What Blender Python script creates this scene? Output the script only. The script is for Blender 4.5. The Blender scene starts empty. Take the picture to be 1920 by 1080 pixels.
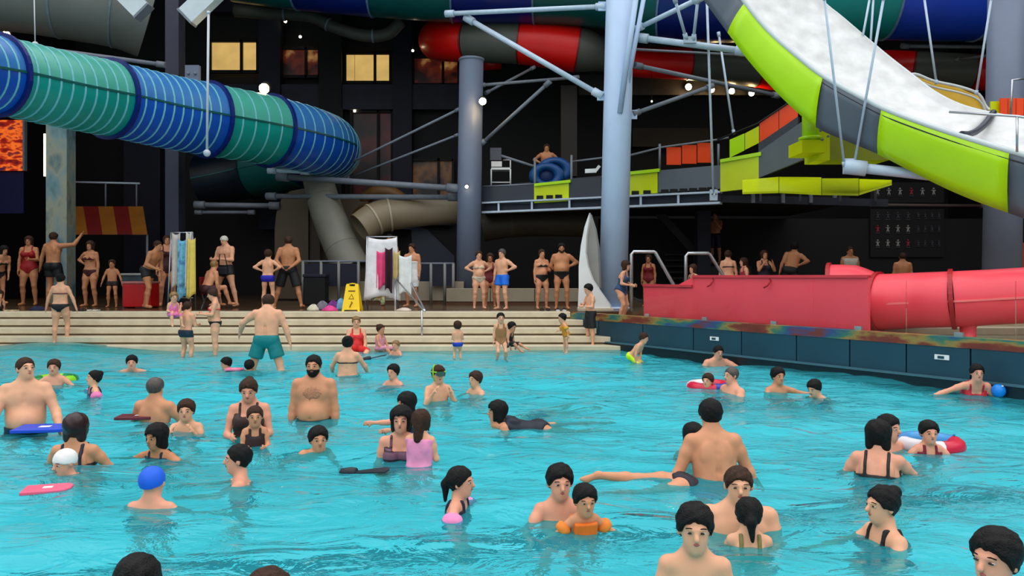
import bpy, math, random
import numpy as np
from mathutils import Vector, Matrix

random.seed(7)
rng = np.random.default_rng(7)
sc = bpy.context.scene
COL = sc.collection

# ------------------------------------------------------------------ camera, sky, exposure
FPX, HOR, CAMZ = 1500.0, 511.0, 1.74          # focal length in px of a 1920x1080 frame, horizon row, eye height over the water
cam_d = bpy.data.cameras.new('camera')
cam_d.sensor_width = 36.0
cam_d.lens = 36.0 * FPX / 1920.0
cam_d.shift_y = (HOR - 540.0) / 1920.0
cam_d.clip_end = 200
cam = bpy.data.objects.new('camera', cam_d)
cam.location = (0, 0, CAMZ)
cam.rotation_euler = (math.radians(90), 0, 0)
COL.objects.link(cam)
sc.camera = cam

world = bpy.data.worlds.new('overcast_sky')
sc.world = world
world.use_nodes = True
wb = world.node_tree.nodes['Background']
# overcast sky: luminance rises from the horizon to the zenith as (1 + 2 sin e) / 3
wnt = world.node_tree
wtc = wnt.nodes.new('ShaderNodeTexCoord'); wsx = wnt.nodes.new('ShaderNodeSeparateXYZ')
wm1 = wnt.nodes.new('ShaderNodeMath'); wm1.operation = 'MAXIMUM'; wm1.inputs[1].default_value = 0.0
wm2 = wnt.nodes.new('ShaderNodeMath'); wm2.operation = 'MULTIPLY_ADD'; wm2.inputs[1].default_value = 0.667; wm2.inputs[2].default_value = 0.333
wnt.links.new(wtc.outputs['Generated'], wsx.inputs[0]); wnt.links.new(wsx.outputs['Z'], wm1.inputs[0]); wnt.links.new(wm1.outputs[0], wm2.inputs[0])
wnt.links.new(wm2.outputs[0], wb.inputs['Strength'])
wb.inputs['Color'].default_value = (0.94, 0.97, 1.0, 1)

sc.view_settings.view_transform = 'Standard'
sc.view_settings.look = 'None'
sc.view_settings.gamma = 1.0
sc.view_settings.use_curve_mapping = False
sc.view_settings.exposure = 1.25
sc.cycles.max_bounces = 7
sc.cycles.diffuse_bounces = 3
sc.cycles.glossy_bounces = 3
sc.cycles.transparent_max_bounces = 12

# ------------------------------------------------------------------ helpers
def P(px, py, D):
    return Vector(((px - 960.0) / FPX * D, D, CAMZ - (py - HOR) / FPX * D))

def s2l(c):
    c = c / 255.0
    return c / 12.92 if c <= 0.04045 else ((c + 0.055) / 1.055) ** 2.4

def lin(rgb):
    return tuple(s2l(c) for c in rgb) + (1.0,)

MATS = {}
def M(name, rgb, rough=0.55, var=0.12, scale=6.0, metal=0.0, spec=0.4, bump=0.0, bscale=None):
    """procedural principled material: base colour with noise variation, optional fine bump"""
    if name in MATS:
        return MATS[name]
    m = bpy.data.materials.new(name)
    m.use_nodes = True
    nt = m.node_tree
    b = nt.nodes['Principled BSDF']
    tc = nt.nodes.new('ShaderNodeTexCoord')
    nz = nt.nodes.new('ShaderNodeTexNoise')
    nz.inputs['Scale'].default_value = scale
    nz.inputs['Detail'].default_value = 3
    nt.links.new(tc.outputs['Object'], nz.inputs['Vector'])
    rp = nt.nodes.new('ShaderNodeValToRGB')
    c = lin(rgb)
    rp.color_ramp.elements[0].position = 0.3
    rp.color_ramp.elements[1].position = 0.7
    rp.color_ramp.elements[0].color = tuple(x * (1 - var) for x in c[:3]) + (1,)
    rp.color_ramp.elements[1].color = tuple(min(1, x * (1 + var)) for x in c[:3]) + (1,)
    nt.links.new(nz.outputs['Fac'], rp.inputs['Fac'])
    nt.links.new(rp.outputs['Color'], b.inputs['Base Color'])
    b.inputs['Roughness'].default_value = rough
    b.inputs['Metallic'].default_value = metal
    b.inputs['Specular IOR Level'].default_value = spec
    if bump:
        bm = nt.nodes.new('ShaderNodeBump')
        bm.inputs['Strength'].default_value = bump
        bm.inputs['Distance'].default_value = 0.02
        n2 = nt.nodes.new('ShaderNodeTexNoise')
        n2.inputs['Scale'].default_value = bscale or scale * 5
        nt.links.new(tc.outputs['Object'], n2.inputs['Vector'])
        nt.links.new(n2.outputs['Fac'], bm.inputs['Height'])
        nt.links.new(bm.outputs['Normal'], b.inputs['Normal'])
    MATS[name] = m
    return m

def M_emit(name, rgb, strength, var=0.0, scale=3.0):
    if name in MATS:
        return MATS[name]
    m = M(name, rgb, var=var, scale=scale)
    nt = m.node_tree
    b = nt.nodes['Principled BSDF']
    rp = [n for n in nt.nodes if n.bl_idname == 'ShaderNodeValToRGB'][0]
    nt.links.new(rp.outputs['Color'], b.inputs['Emission Color'])
    b.inputs['Emission Strength'].default_value = strength
    return m

def M_ramp(name, stops, scale=2.0, rough=0.6, kind='noise', emit=0.0, detail=4.0, dist=0.0, vec=(1, 1, 1), world=False):
    """many-colour print (murals, posters): noise through a colour ramp"""
    if name in MATS:
        return MATS[name]
    m = bpy.data.materials.new(name)
    m.use_nodes = True
    nt = m.node_tree
    b = nt.nodes['Principled BSDF']
    tc = nt.nodes.new('ShaderNodeTexCoord')
    mp = nt.nodes.new('ShaderNodeMapping')
    mp.inputs['Scale'].default_value = vec
    nz = nt.nodes.new('ShaderNodeTexNoise')
    nz.inputs['Scale'].default_value = scale
    nz.inputs['Detail'].default_value = detail
    nz.inputs['Distortion'].default_value = dist
    if world:
        nt.links.new(nt.nodes.new('ShaderNodeNewGeometry').outputs['Position'], mp.inputs['Vector'])
    else:
        nt.links.new(tc.outputs['Object'], mp.inputs['Vector'])
    nt.links.new(mp.outputs['Vector'], nz.inputs['Vector'])
    rp = nt.nodes.new('ShaderNodeValToRGB')
    while len(rp.color_ramp.elements) < len(stops):
        rp.color_ramp.elements.new(0.5)
    for e, (p, c) in zip(rp.color_ramp.elements, stops):
        e.position = p
        e.color = lin(c)
    nt.links.new(nz.outputs['Fac'], rp.inputs['Fac'])
    nt.links.new(rp.outputs['Color'], b.inputs['Base Color'])
    b.inputs['Roughness'].default_value = rough
    if emit:
        nt.links.new(rp.outputs['Color'], b.inputs['Emission Color'])
        b.inputs['Emission Strength'].default_value = emit
    MATS[name] = m
    return m

WLOC = {}
def mk(name, verts, faces, mat, parent=None, smooth=False, origin=None):
    """link one mesh object; origin at the base centre of its geometry"""
    v = np.asarray(verts, dtype=np.float64)
    lo, hi = v.min(0), v.max(0)
    o = np.array([(lo[0] + hi[0]) / 2, (lo[1] + hi[1]) / 2, lo[2]]) if origin is None else np.asarray(origin, float)
    me = bpy.data.meshes.new(name)
    v = (v - o).astype(np.float32)
    if isinstance(faces, np.ndarray):
        nf, k = faces.shape
        me.vertices.add(len(v)); me.vertices.foreach_set('co', v.ravel())
        me.loops.add(nf * k); me.loops.foreach_set('vertex_index', faces.astype(np.int32).ravel())
        me.polygons.add(nf)
        me.polygons.foreach_set('loop_start', np.arange(0, nf * k, k, dtype=np.int32))
        me.update(calc_edges=True)
    else:
        me.from_pydata([tuple(x) for x in v], [], faces)
        me.update()
    if smooth:
        me.polygons.foreach_set('use_smooth', np.ones(len(me.polygons), dtype=bool))
    if mat:
        me.materials.append(mat)
    ob = bpy.data.objects.new(name, me)
    COL.objects.link(ob)
    w = Vector(o)
    if parent is not None:
        ob.parent = parent
        ob.location = w - WLOC[parent.name]
    else:
        ob.location = w
    WLOC[ob.name] = w
    return ob

def tag(o, label=None, cat=None, group=None, kind=None):
    if label: o['label'] = label
    if cat: o['category'] = cat
    if group: o['group'] = group
    if kind: o['kind'] = kind
    return o

def empty(name, loc, label=None, cat=None, group=None, kind=None):
    o = bpy.data.objects.new(name, None)
    COL.objects.link(o)
    o.location = loc
    o.empty_display_size = 0.1
    WLOC[o.name] = Vector(loc)
    return tag(o, label, cat, group, kind)

BF = [(0, 1, 2, 3), (7, 6, 5, 4), (0, 4, 5, 1), (1, 5, 6, 2), (2, 6, 7, 3), (3, 7, 4, 0)]
def hexa(name, pts, mat, parent=None):
    """8 points: four of one face in order, then the four opposite"""
    return mk(name, [tuple(p) for p in pts], [tuple(reversed(f)) for f in BF], mat, parent)

def box(name, lo, hi, mat, parent=None, bevel=0.0):
    x0, y0, z0 = lo; x1, y1, z1 = hi
    ob = hexa(name, [(x0, y0, z0), (x1, y0, z0), (x1, y1, z0), (x0, y1, z0), (x0, y0, z1), (x1, y0, z1), (x1, y1, z1), (x0, y1, z1)], mat, parent)
    if bevel:
        md = ob.modifiers.new('bevel', 'BEVEL'); md.width = bevel; md.segments = 2
    return ob

def frame_of(d):
    d = d.normalized()
    a = Vector((0, 0, 1)) if abs(d.z) < 0.95 else Vector((1, 0, 0))
    s = d.cross(a).normalized()
    return s, s.cross(d).normalized()

def beam(name, a, b, w, h, mat, parent=None):
    """box section bar between two points, w across, h in height"""
    a, b = Vector(a), Vector(b)
    s, u = frame_of(b - a)
    pts = [p + s * sx * w / 2 + u * sz * h / 2 for p in (a, b) for sx, sz in ((-1, -1), (1, -1), (1, 1), (-1, 1))]
    return hexa(name, pts, mat, parent)

def panel(name, a, b, z0a, z1a, z0b, z1b, th, mat, parent=None):
    """upright slab between plan points a and b with sloping lower and upper edges"""
    a, b = Vector((a[0], a[1], 0)), Vector((b[0], b[1], 0))
    n = Vector(((b - a).y, -(b - a).x, 0)).normalized() * th / 2
    q = []
    for s in (1, -1):
        q += [a + n * s + Vector((0, 0, z0a)), b + n * s + Vector((0, 0, z0b)), b + n * s + Vector((0, 0, z1b)), a + n * s + Vector((0, 0, z1a))]
    return hexa(name, q, mat, parent)

def sweep_data(pts, rad, seg=12, a0=0.0, a1=2 * math.pi, caps=True, squash=1.0):
    pts = [Vector(p) for p in pts]
    n = len(pts)
    if not hasattr(rad, '__len__'):
        rad = [rad] * n
    full = abs(a1 - a0 - 2 * math.pi) < 1e-6
    ns = seg if full else seg + 1
    V, F = [], []
    prev = None
    for i, p in enumerate(pts):
        t = (pts[min(i + 1, n - 1)] - pts[max(i - 1, 0)]).normalized()
        if prev is None:
            s, u = frame_of(t)
        else:
            s = (prev - t * prev.dot(t)).normalized(); u = s.cross(t).normalized()
        prev = s
        for k in range(ns):
            a = a0 + (a1 - a0) * k / seg
            V.append(p + s * math.cos(a) * rad[i] + u * math.sin(a) * rad[i] * squash)
    for i in range(n - 1):
        for k in range(seg if full else seg):
            k2 = (k + 1) % ns
            F.append((i * ns + k, i * ns + k2, (i + 1) * ns + k2, (i + 1) * ns + k))
    if caps and full:
        F.append(tuple(range(ns - 1, -1, -1)))
        F.append(tuple((n - 1) * ns + k for k in range(ns)))
    return V, F

def tube(name, pts, rad, mat, parent=None, seg=12, smooth=True, **kw):
    V, F = sweep_data(pts, rad, seg, **kw)
    ob = mk(name, V, F, mat, parent, smooth)
    if smooth:
        for poly in ob.data.polygons:
            if len(poly.vertices) > 4: poly.use_smooth = False
    return ob

def ring(name, c, axis, r, t, w, mat, parent=None, seg=28):
    """flat collar of inner radius r, thickness t, width w round an axis"""
    c, axis = Vector(c), Vector(axis).normalized()
    s, u = frame_of(axis)
    V, F = [], []
    prof = [(r, -w / 2), (r + t, -w / 2), (r + t, w / 2), (r, w / 2)]
    for k in range(seg):
        a = 2 * math.pi * k / seg
        d = s * math.cos(a) + u * math.sin(a)
        for rr, ww in prof:
            V.append(c + d * rr + axis * ww)
    for k in range(seg):
        k2 = (k + 1) % seg
        for j in range(4):
            j2 = (j + 1) % 4
            F.append((k * 4 + j, k2 * 4 + j, k2 * 4 + j2, k * 4 + j2))
    return mk(name, V, F, mat, parent, False)

def lathe(name, c, axis, prof, mat, parent=None, seg=16, smooth=True):
    """prof: list of (radius, along)"""
    c, axis = Vector(c), Vector(axis).normalized()
    s, u = frame_of(axis)
    V, F = [], []
    for rr, ww in prof:
        for k in range(seg):
            a = 2 * math.pi * k / seg
            V.append(c + (s * math.cos(a) + u * math.sin(a)) * max(rr, 1e-4) + axis * ww)
    for i in range(len(prof) - 1):
        for k in range(seg):
            k2 = (k + 1) % seg
            F.append((i * seg + k, i * seg + k2, (i + 1) * seg + k2, (i + 1) * seg + k))
    F.append(tuple(range(seg - 1, -1, -1)))
    F.append(tuple((len(prof) - 1) * seg + k for k in range(seg)))
    return mk(name, V, F, mat, parent, smooth)

def ball(name, c, r, mat, parent=None, sq=(1, 1, 1), seg=14):
    V, F = [], []
    c = Vector(c)
    nr = seg // 2
    for i in range(1, nr):
        th = math.pi * i / nr
        for k in range(seg):
            a = 2 * math.pi * k / seg
            V.append(c + Vector((math.sin(th) * math.cos(a) * r * sq[0], math.sin(th) * math.sin(a) * r * sq[1], math.cos(th) * r * sq[2])))
    for i in range(nr - 2):
        for k in range(seg):
            k2 = (k + 1) % seg
            F.append((i * seg + k, (i + 1) * seg + k, (i + 1) * seg + k2, i * seg + k2))
    V.append(c + Vector((0, 0, r * sq[2]))); V.append(c - Vector((0, 0, r * sq[2])))
    t, b = len(V) - 2, len(V) - 1
    for k in range(seg):
        k2 = (k + 1) % seg
        F.append((t, k, k2)); F.append((b, (nr - 2) * seg + k2, (nr - 2) * seg + k))
    return mk(name, V, F, mat, parent, True)

def prism(name, poly, d, mat, parent=None, smooth=False):
    """extrude a 3D polygon (list of points) by vector d"""
    poly = [Vector(p) for p in poly]; d = Vector(d)
    n = len(poly)
    V = poly + [p + d for p in poly]
    F = [tuple(range(n)), tuple(range(2 * n - 1, n - 1, -1))]
    F += [(i, i + n, (i + 1) % n + n, (i + 1) % n) for i in range(n)]
    return mk(name, V, F, mat, parent, smooth)

def spline(pts, n):
    """Catmull-Rom through the points, n samples per span"""
    pts = [Vector(p) for p in pts]
    q = [pts[0] * 2 - pts[1]] + pts + [pts[-1] * 2 - pts[-2]]
    out = []
    for i in range(1, len(q) - 2):
        p0, p1, p2, p3 = q[i - 1], q[i], q[i + 1], q[i + 2]
        for k in range(n):
            t = k / n
            out.append(0.5 * ((2 * p1) + (p2 - p0) * t + (2 * p0 - 5 * p1 + 4 * p2 - p3) * t * t + (3 * p1 - p0 - 3 * p2 + p3) * t ** 3))
    out.append(pts[-1])
    return out
# ------------------------------------------------------------------ materials of the place
steel = M('galvanised_steel', (186, 202, 218), 0.4, 0.08, 5)
steel_d = M('dull_steel', (112, 118, 128), 0.5, 0.12, 5)
colm = M('column_paint', (176, 198, 226), 0.45, 0.05, 1.5, bump=0.05)
colm2 = M('column_paint_grey', (106, 116, 136), 0.5, 0.07, 1.5)
black = M('black_paint', (5, 5, 7), 0.7, 0.3, 2)
navy = M('navy_paint', (20, 23, 40), 0.7, 0.2, 2)
navy2 = M('slate_paint', (34, 37, 50), 0.7, 0.2, 2)
beige = M('beige_stone', (206, 192, 164), 0.6, 0.10, 3, bump=0.1)
beige_d = M('beige_painted_shade', (118, 102, 78), 0.7, 0.2, 3)  # riser tone darkened to carry the shadow under each nosing
cream = M('cream_render', (150, 138, 116), 0.7, 0.12, 1.5)
tan = M('tan_panel', (84, 72, 54), 0.6, 0.12, 1.0)
chrome = M('chrome', (190, 192, 196), 0.25, 0.05, 4, metal=0.8)
lime = M('lime_gelcoat', (178, 226, 12), 0.3, 0.06, 1.2)
lime_y = M('yellow_lime_gelcoat', (206, 222, 4), 0.3, 0.06, 1.2)
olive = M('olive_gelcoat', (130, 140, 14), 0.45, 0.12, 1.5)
grey_g = M('grey_gelcoat', (88, 96, 106), 0.4, 0.08, 1.5)
dgrey_g = M('dark_grey_gelcoat', (52, 56, 66), 0.45, 0.1, 1.5)
orange = M('orange_panel', (250, 74, 16), 0.4, 0.06, 1.5)
red_t = M('red_tube_gelcoat', (224, 18, 12), 0.35, 0.08, 1.2)
green_grey = M('green_grey_gelcoat', (82, 84, 76), 0.45, 0.1, 1.2)
coral = M('coral_gelcoat', (248, 78, 92), 0.32, 0.05, 1.0)
coral_d = M('coral_flange', (170, 24, 34), 0.4, 0.1, 2)
white = M('white_gelcoat', (232, 232, 230), 0.35, 0.05, 2)

# ------------------------------------------------------------------ shell
DECK, RDECK = 0.78, 0.55
D0, TREAD, RISE = 19.46, 0.40, 0.17
def wallX(D): return 1.40 + (19.46 - D) * 0.691
UX, UY = 0.5685, -0.8227                       # along the pool side wall, towards the camera
NX, NY = 0.8227, 0.5685                        # away from the water

def deck_material():
    m = M('wet_brown_tiles', (84, 62, 42), 0.22, 0.35, 1.3, spec=0.5, bump=0.05, bscale=9)
    return m
floor_m = deck_material()
fl = box('floor', (-18, D0 + 0.3, 0.4), (18, 33.2, DECK), floor_m); tag(fl, kind='structure')
# deck beside the pool wall (lower), a prism in plan
q = [(wallX(D0) + 0.25, D0 + 0.3), (wallX(-4) + 0.25, -4), (18, -4), (18, D0 + 0.3)]
fr = prism('floor_side', [(x, y, 0.3) for x, y in q], (0, 0, RDECK - 0.3), M('pale_deck_tiles', (150, 140, 116), 0.4, 0.15, 2))
tag(fr, kind='structure')
tag(box('wall_back', (-18, 33, 0.4), (18, 33.6, 14.5), black), kind='structure')
tag(box('wall_left', (-18.4, 20, 0.4), (-18, 33.6, 14.5), black), kind='structure')
tag(box('wall_right', (18, 14, 0.3), (18.4, 33.6, 14.5), black), kind='structure')
hall_wall = M('hall_wall_render', (176, 178, 180), 0.8, 0.06, 1.0)
tag(box('wall_front_light_block', (-18.4, -9.4, -1.4), (18.4, -9.0, 4.5), hall_wall), kind='structure')  # unseen wall added behind the camera to cut frontal fill light
tag(box('wall_left_pool', (-18.4, -9.0, -1.4), (-18, 20, 8.0), hall_wall), kind='structure')  # unseen side walls, this and the next, added for stronger contrast
tag(box('wall_right_pool', (18, -9.0, -1.4), (18.4, 14, 8.0), hall_wall), kind='structure')
tag(box('floor_front', (-18, -9.0, -1.4), (18, -3.9, 0.4), beige), kind='structure')
tag(box('ceiling', (-18.4, 23.0, 13.6), (18.4, 33.6, 14.0), black), kind='structure')  # unseen ceiling, front edge placed to control skylight reaching the back

# pool basin: sloping floor
prof = [(17.9, -0.10), (14.2, -0.42), (9.7, -1.08), (6.0, -1.2), (-4.0, -1.3)]
def floorZ(D):
    for (y0, z0), (y1, z1) in zip(prof, prof[1:]):
        if y1 <= D <= y0:
            return z0 + (z1 - z0) * (y0 - D) / (y0 - y1)
    return prof[-1][1] if D < 0 else 0.0
V, F = [], []
for y, z in prof:
    V += [(-18, y, z), (wallX(y) + 0.3, y, z)]
for i in range(len(prof) - 1):
    F.append((2 * i, 2 * i + 2, 2 * i + 3, 2 * i + 1))
pool_m = M('pool_floor_tiles', (196, 244, 246), 0.5, 0.05, 2.0)
tag(mk('floor_pool', V, F, pool_m), kind='structure')
stripe_m = M('pool_marking_tiles', (10, 52, 66), 0.5, 0.2, 3.0)
for (ax, ay, bx, by) in ((-10.0, 3.97, 9.5, 8.64),):
    n = 40; V = []; F = []
    for i in range(n + 1):
        t = i / n
        x, y = ax + (bx - ax) * t, ay + (by - ay) * t
        for s in (-1, 1):
            V.append((x, y + s * 0.16, floorZ(y + s * 0.16) + 0.006))
    F = [(2 * i, 2 * i + 2, 2 * i + 3, 2 * i + 1) for i in range(n)]
    tag(mk('floor_marking_line', V, F, stripe_m), kind='structure')

# broad stone steps down into the water, every step a nosing slab over a recessed riser
st = empty('floor_steps', (-6, D0, -0.2), kind='structure')
for k in range(6):
    z, y = DECK - RISE * k, D0 - TREAD * k
    x1 = wallX(y) + 0.02
    s = box('step', (-18, y, z - 0.128), (x1, y + 0.62, z), beige, st, bevel=0.012)
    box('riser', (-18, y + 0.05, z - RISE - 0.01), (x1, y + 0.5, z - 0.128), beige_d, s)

# dark side wall of the pool: ledge below, teal panels, mural strip on top
teal_p = M('dark_teal_panel', (28, 66, 82), 0.4, 0.12, 1.2)
teal_b = M('black_teal_ledge', (8, 26, 36), 0.35, 0.2, 1.2)
mural = M_ramp('graffiti_mural', [(0.30, (96, 34, 22)), (0.42, (120, 44, 26)), (0.48, (150, 120, 56)), (0.53, (50, 110, 84)), (0.60, (36, 70, 120)), (0.68, (110, 44, 34))], 0.9, 0.6, detail=6, vec=(1, 1, 3), world=True)
pw = empty('wall_pool_side', (wallX(15), 15, -1.2), kind='structure')
def W(D, off=0.0):
    return (wallX(D) + NX * off, D + NY * off)
edges = [19.6, 18.6, 17.4, 16.2, 15.2, 14.2, 13.35, 12.55, 11.75, 10.9, 9.8, 8.4, 6.6, 4.4, 1.8, -1.0]
for d0, d1 in zip(edges, edges[1:]):
    a, b = W(d0, 0.16), W(d1 + 0.02, 0.16)
    p = panel('wall_panel', a, b, 0.15, 0.62, 0.15, 0.62, 0.24, teal_p, pw)
    panel('mural_strip', W(d0, 0.165), W(d1, 0.165), 0.62, 0.775, 0.62, 0.775, 0.27, mural, pw)
    panel('ledge', W(d0, 0.08), W(d1, 0.08), -1.35, 0.14, -1.35, 0.14, 0.30, teal_b, pw)
    panel('ledge_edge', W(d0, 0.03), W(d1, 0.03), 0.14, 0.165, 0.14, 0.165, 0.24, M('ledge_trim', (60, 100, 112), 0.4, 0.1, 2), pw)
V = [(-18, 17.9, -0.1)]
# small white plates with a printed sign on the teal wall
for d, z in ((15.75, 0.40), (12.1, 0.42)):
    a, b = W(d + 0.09, 0.03), W(d - 0.09, 0.03)
    g = empty('wall_plate', (a[0], a[1], z), 'small white plate on the dark teal pool wall ' + ('under the coral trough' if d > 15 else 'beside the woman with the blue ball'), 'sign')
    panel('plate', a, b, z, z + 0.075, z, z + 0.075, 0.012, white, g)
    a, b = W(d + 0.05, 0.022), W(d - 0.03, 0.022)
    panel('symbol', a, b, z + 0.015, z + 0.055, z + 0.015, z + 0.055, 0.006, teal_p, g)

# glass balustrade standing on the pool wall
def glass_mat():
    m = bpy.data.materials.new('clear_glass'); m.use_nodes = True
    nt = m.node_tree; nt.nodes.clear()
    out = nt.nodes.new('ShaderNodeOutputMaterial')
    tr = nt.nodes.new('ShaderNodeBsdfTransparent'); tr.inputs[0].default_value = (0.98, 0.99, 0.99, 1)
    gl = nt.nodes.new('ShaderNodeBsdfGlossy'); gl.inputs['Roughness'].default_value = 0.03
    fr = nt.nodes.new('ShaderNodeFresnel'); fr.inputs[0].default_value = 1.2
    mx = nt.nodes.new('ShaderNodeMixShader')
    nt.links.new(fr.outputs[0], mx.inputs[0]); nt.links.new(tr.outputs[0], mx.inputs[1]); nt.links.new(gl.outputs[0], mx.inputs[2])
    nt.links.new(mx.outputs[0], out.inputs[0])
    return m
glass = glass_mat()
gb = empty('glass_balustrade', (*W(15, 0.2), 0.77), 'frameless clear glass balustrade along the dark teal pool wall', 'balustrade')
gd = [18.1, 16.75, 15.4, 14.0, 12.62, 11.3, 9.9, 8.4, 6.8]
for d0, d1 in zip(gd, gd[1:]):
    pn = panel('pane', W(d0 - 0.012, 0.2), W(d1 + 0.012, 0.2), 0.775, 1.62, 0.775, 1.62, 0.02, glass, gb)
    panel('clamp', W((d0 + d1) / 2 + 0.05, 0.2), W((d0 + d1) / 2 - 0.05, 0.2), 0.775, 0.84, 0.775, 0.84, 0.05, chrome, pn)

# ------------------------------------------------------------------ the water
def water_mat():
    m = bpy.data.materials.new('pool_water'); m.use_nodes = True
    nt = m.node_tree; nt.nodes.clear(); N = nt.nodes.new; L = nt.links.new
    out = N('ShaderNodeOutputMaterial')
    tc = N('ShaderNodeTexCoord')
    mp = N('ShaderNodeMapping'); mp.inputs['Scale'].default_value = (0.55, 1.0, 1.0)
    L(tc.outputs['Object'], mp.inputs[0])
    n1 = N('ShaderNodeTexNoise'); n1.inputs['Scale'].default_value = 3.2; n1.inputs['Detail'].default_value = 4; n1.inputs['Distortion'].default_value = 1.2
    n2 = N('ShaderNodeTexNoise'); n2.inputs['Scale'].default_value = 11.0; n2.inputs['Detail'].default_value = 3; n2.inputs['Distortion'].default_value = 0.8
    L(mp.outputs[0], n1.inputs['Vector']); L(mp.outputs[0], n2.inputs['Vector'])
    b1 = N('ShaderNodeBump'); b1.inputs['Strength'].default_value = 0.5; b1.inputs['Distance'].default_value = 0.12
    b2 = N('ShaderNodeBump'); b2.inputs['Strength'].default_value = 0.22; b2.inputs['Distance'].default_value = 0.03
    L(n1.outputs['Fac'], b1.inputs['Height']); L(n2.outputs['Fac'], b2.inputs['Height']); L(b1.outputs[0], b2.inputs['Normal'])
    tr = N('ShaderNodeBsdfRefraction'); tr.inputs['Color'].default_value = (0.40, 0.92, 0.97, 1); tr.inputs['IOR'].default_value = 1.33; tr.inputs['Roughness'].default_value = 0.0
    L(b2.outputs[0], tr.inputs['Normal'])
    df = N('ShaderNodeBsdfDiffuse'); df.inputs[0].default_value = (0.05, 0.62, 0.74, 1)
    L(b2.outputs[0], df.inputs['Normal'])
    m1 = N('ShaderNodeMixShader'); m1.inputs[0].default_value = 0.26
    L(tr.outputs[0], m1.inputs[1]); L(df.outputs[0], m1.inputs[2])
    gl = N('ShaderNodeBsdfGlossy'); gl.inputs['Roughness'].default_value = 0.06
    L(b2.outputs[0], gl.inputs['Normal'])
    fr = N('ShaderNodeFresnel'); fr.inputs[0].default_value = 1.20
    L(b2.outputs[0], fr.inputs['Normal'])
    m2 = N('ShaderNodeMixShader')
    L(fr.outputs[0], m2.inputs[0]); L(m1.outputs[0], m2.inputs[1]); L(gl.outputs[0], m2.inputs[2])
    L(m2.outputs[0], out.inputs[0])
    return m
ys = np.concatenate([np.linspace(-3.5, 2.2, 30)[:-1], np.geomspace(2.2, 18.25, 330)])
us = np.linspace(0, 1, 300)
Yg = np.repeat(ys[:, None], len(us), 1)
Xw = wallX(Yg)
Xg = -17 + us[None, :] * (Xw - 0.05 + 17)
Zg = np.zeros_like(Xg)
for i in range(34):
    lam = 0.35 * (1.13 ** (i * 0.8)); ang = rng.uniform(-0.9, 0.9) + math.pi / 2 * rng.choice([0.85, 1.0, 1.2])
    kx, ky = math.cos(ang) * 2 * math.pi / lam, math.sin(ang) * 2 * math.pi / lam
    ph = rng.uniform(0, 6.28)
    w = np.sin(kx * Xg + ky * Yg + ph)
    Zg += 0.0042 * lam ** 0.55 * (w + 0.35 * np.cos(2 * (kx * Xg + ky * Yg + ph)))
Zg *= np.clip((18.3 - Yg) / 1.5, 0.35, 1)
# the small wave breaking up the steps at the far edge
Zg += 0.17 * np.exp(-((Xg + 10.2) / 1.5) ** 2 - ((Yg - 17.9) / 0.55) ** 2)
V = np.stack([Xg.ravel(), Yg.ravel(), Zg.ravel()], 1)
nr, nc = Xg.shape
idx = np.arange(nr * nc).reshape(nr, nc)
F = np.stack([idx[:-1, :-1], idx[:-1, 1:], idx[1:, 1:], idx[1:, :-1]], -1).reshape(-1, 4)
wt = mk('water', V, F, water_mat(), smooth=True)
tag(wt, 'clear turquoise pool water with rippled surface', 'water', kind='structure')

# ------------------------------------------------------------------ back of the hall
def lerp(a, b, t): return a + (b - a) * t
bw = 32.9
def bq(px, py, D=bw): return P(px, py, D)
def facade(name, px0, py0, px1, py1, D, th, mat, parent=None, kind=None):
    a, b = P(px0, py1, D), P(px1, py0, D)
    o = box(name, (a.x, D, a.z), (b.x, D + th, b.z), mat, parent)
    if kind: tag(o, kind=kind)
    return o
# dark facade of the upper storeys: pilasters, floor bands
for i, (x0, x1, y0, y1) in enumerate(((485, 525, -20, 430), (737, 772, -20, 430), (598, 640, -20, 430), (232, 300, 230, 560))):
    facade('trim_%d' % (i + 1), x0, y0, x1, y1, 32.3, 0.7, navy if i != 2 else black, kind='structure')
for i, (x0, x1, y0, y1) in enumerate(((395, 870, 158, 205), (395, 1125, -30, 22))):
    facade('trim_%d' % (i + 11), x0, y0, x1, y1, 32.45, 0.5, navy2 if i == 0 else navy, kind='structure')
glow = M_emit('lit_room_glass', (196, 160, 92), 0.42, 0.25, 0.8)
glow2 = M_ramp('lit_room_mural_glass', [(0.42, (14, 4, 3)), (0.52, (70, 20, 8)), (0.60, (150, 110, 60)), (0.7, (20, 6, 4))], 0.8, 0.4, emit=0.4)
red_g = M_ramp('red_lit_glass', [(0.45, (3, 1, 1)), (0.62, (60, 5, 4)), (0.75, (12, 2, 2))], 0.7, 0.4, emit=0.2)
for i, (x0, y0, x1, y1, m) in enumerate(((396, 78, 485, 136, glow), (527, 92, 600, 145, glow2), (648, 101, 733, 156, glow), (775, 108, 860, 160, glow2), (660, 210, 736, 420, red_g), (770, 300, 850, 420, M_ramp('amber_lit_glass', [(0.45, (4, 3, 2)), (0.60, (70, 44, 16)), (0.7, (10, 6, 3))], 1.0, 0.4, emit=0.35)))):
    a, b = P(x0, y1, 32.8), P(x1, y0, 32.8)
    w = empty('window_%d' % (i + 1), (lerp(a.x, b.x, .5), 32.8, a.z), kind='structure')
    box('pane', (a.x, 32.75, a.z), (b.x, 32.85, b.z), m, w)
    for s in (a.x, lerp(a.x, b.x, 0.66), b.x):
        box('window_frame', (s - 0.05, 32.62, a.z - 0.05), (s + 0.05, 32.76, b.z + 0.05), black, w)
    for s in (a.z, b.z):
        box('window_frame', (a.x, 32.62, s - 0.06), (b.x, 32.76, s + 0.06), black, w)
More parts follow.
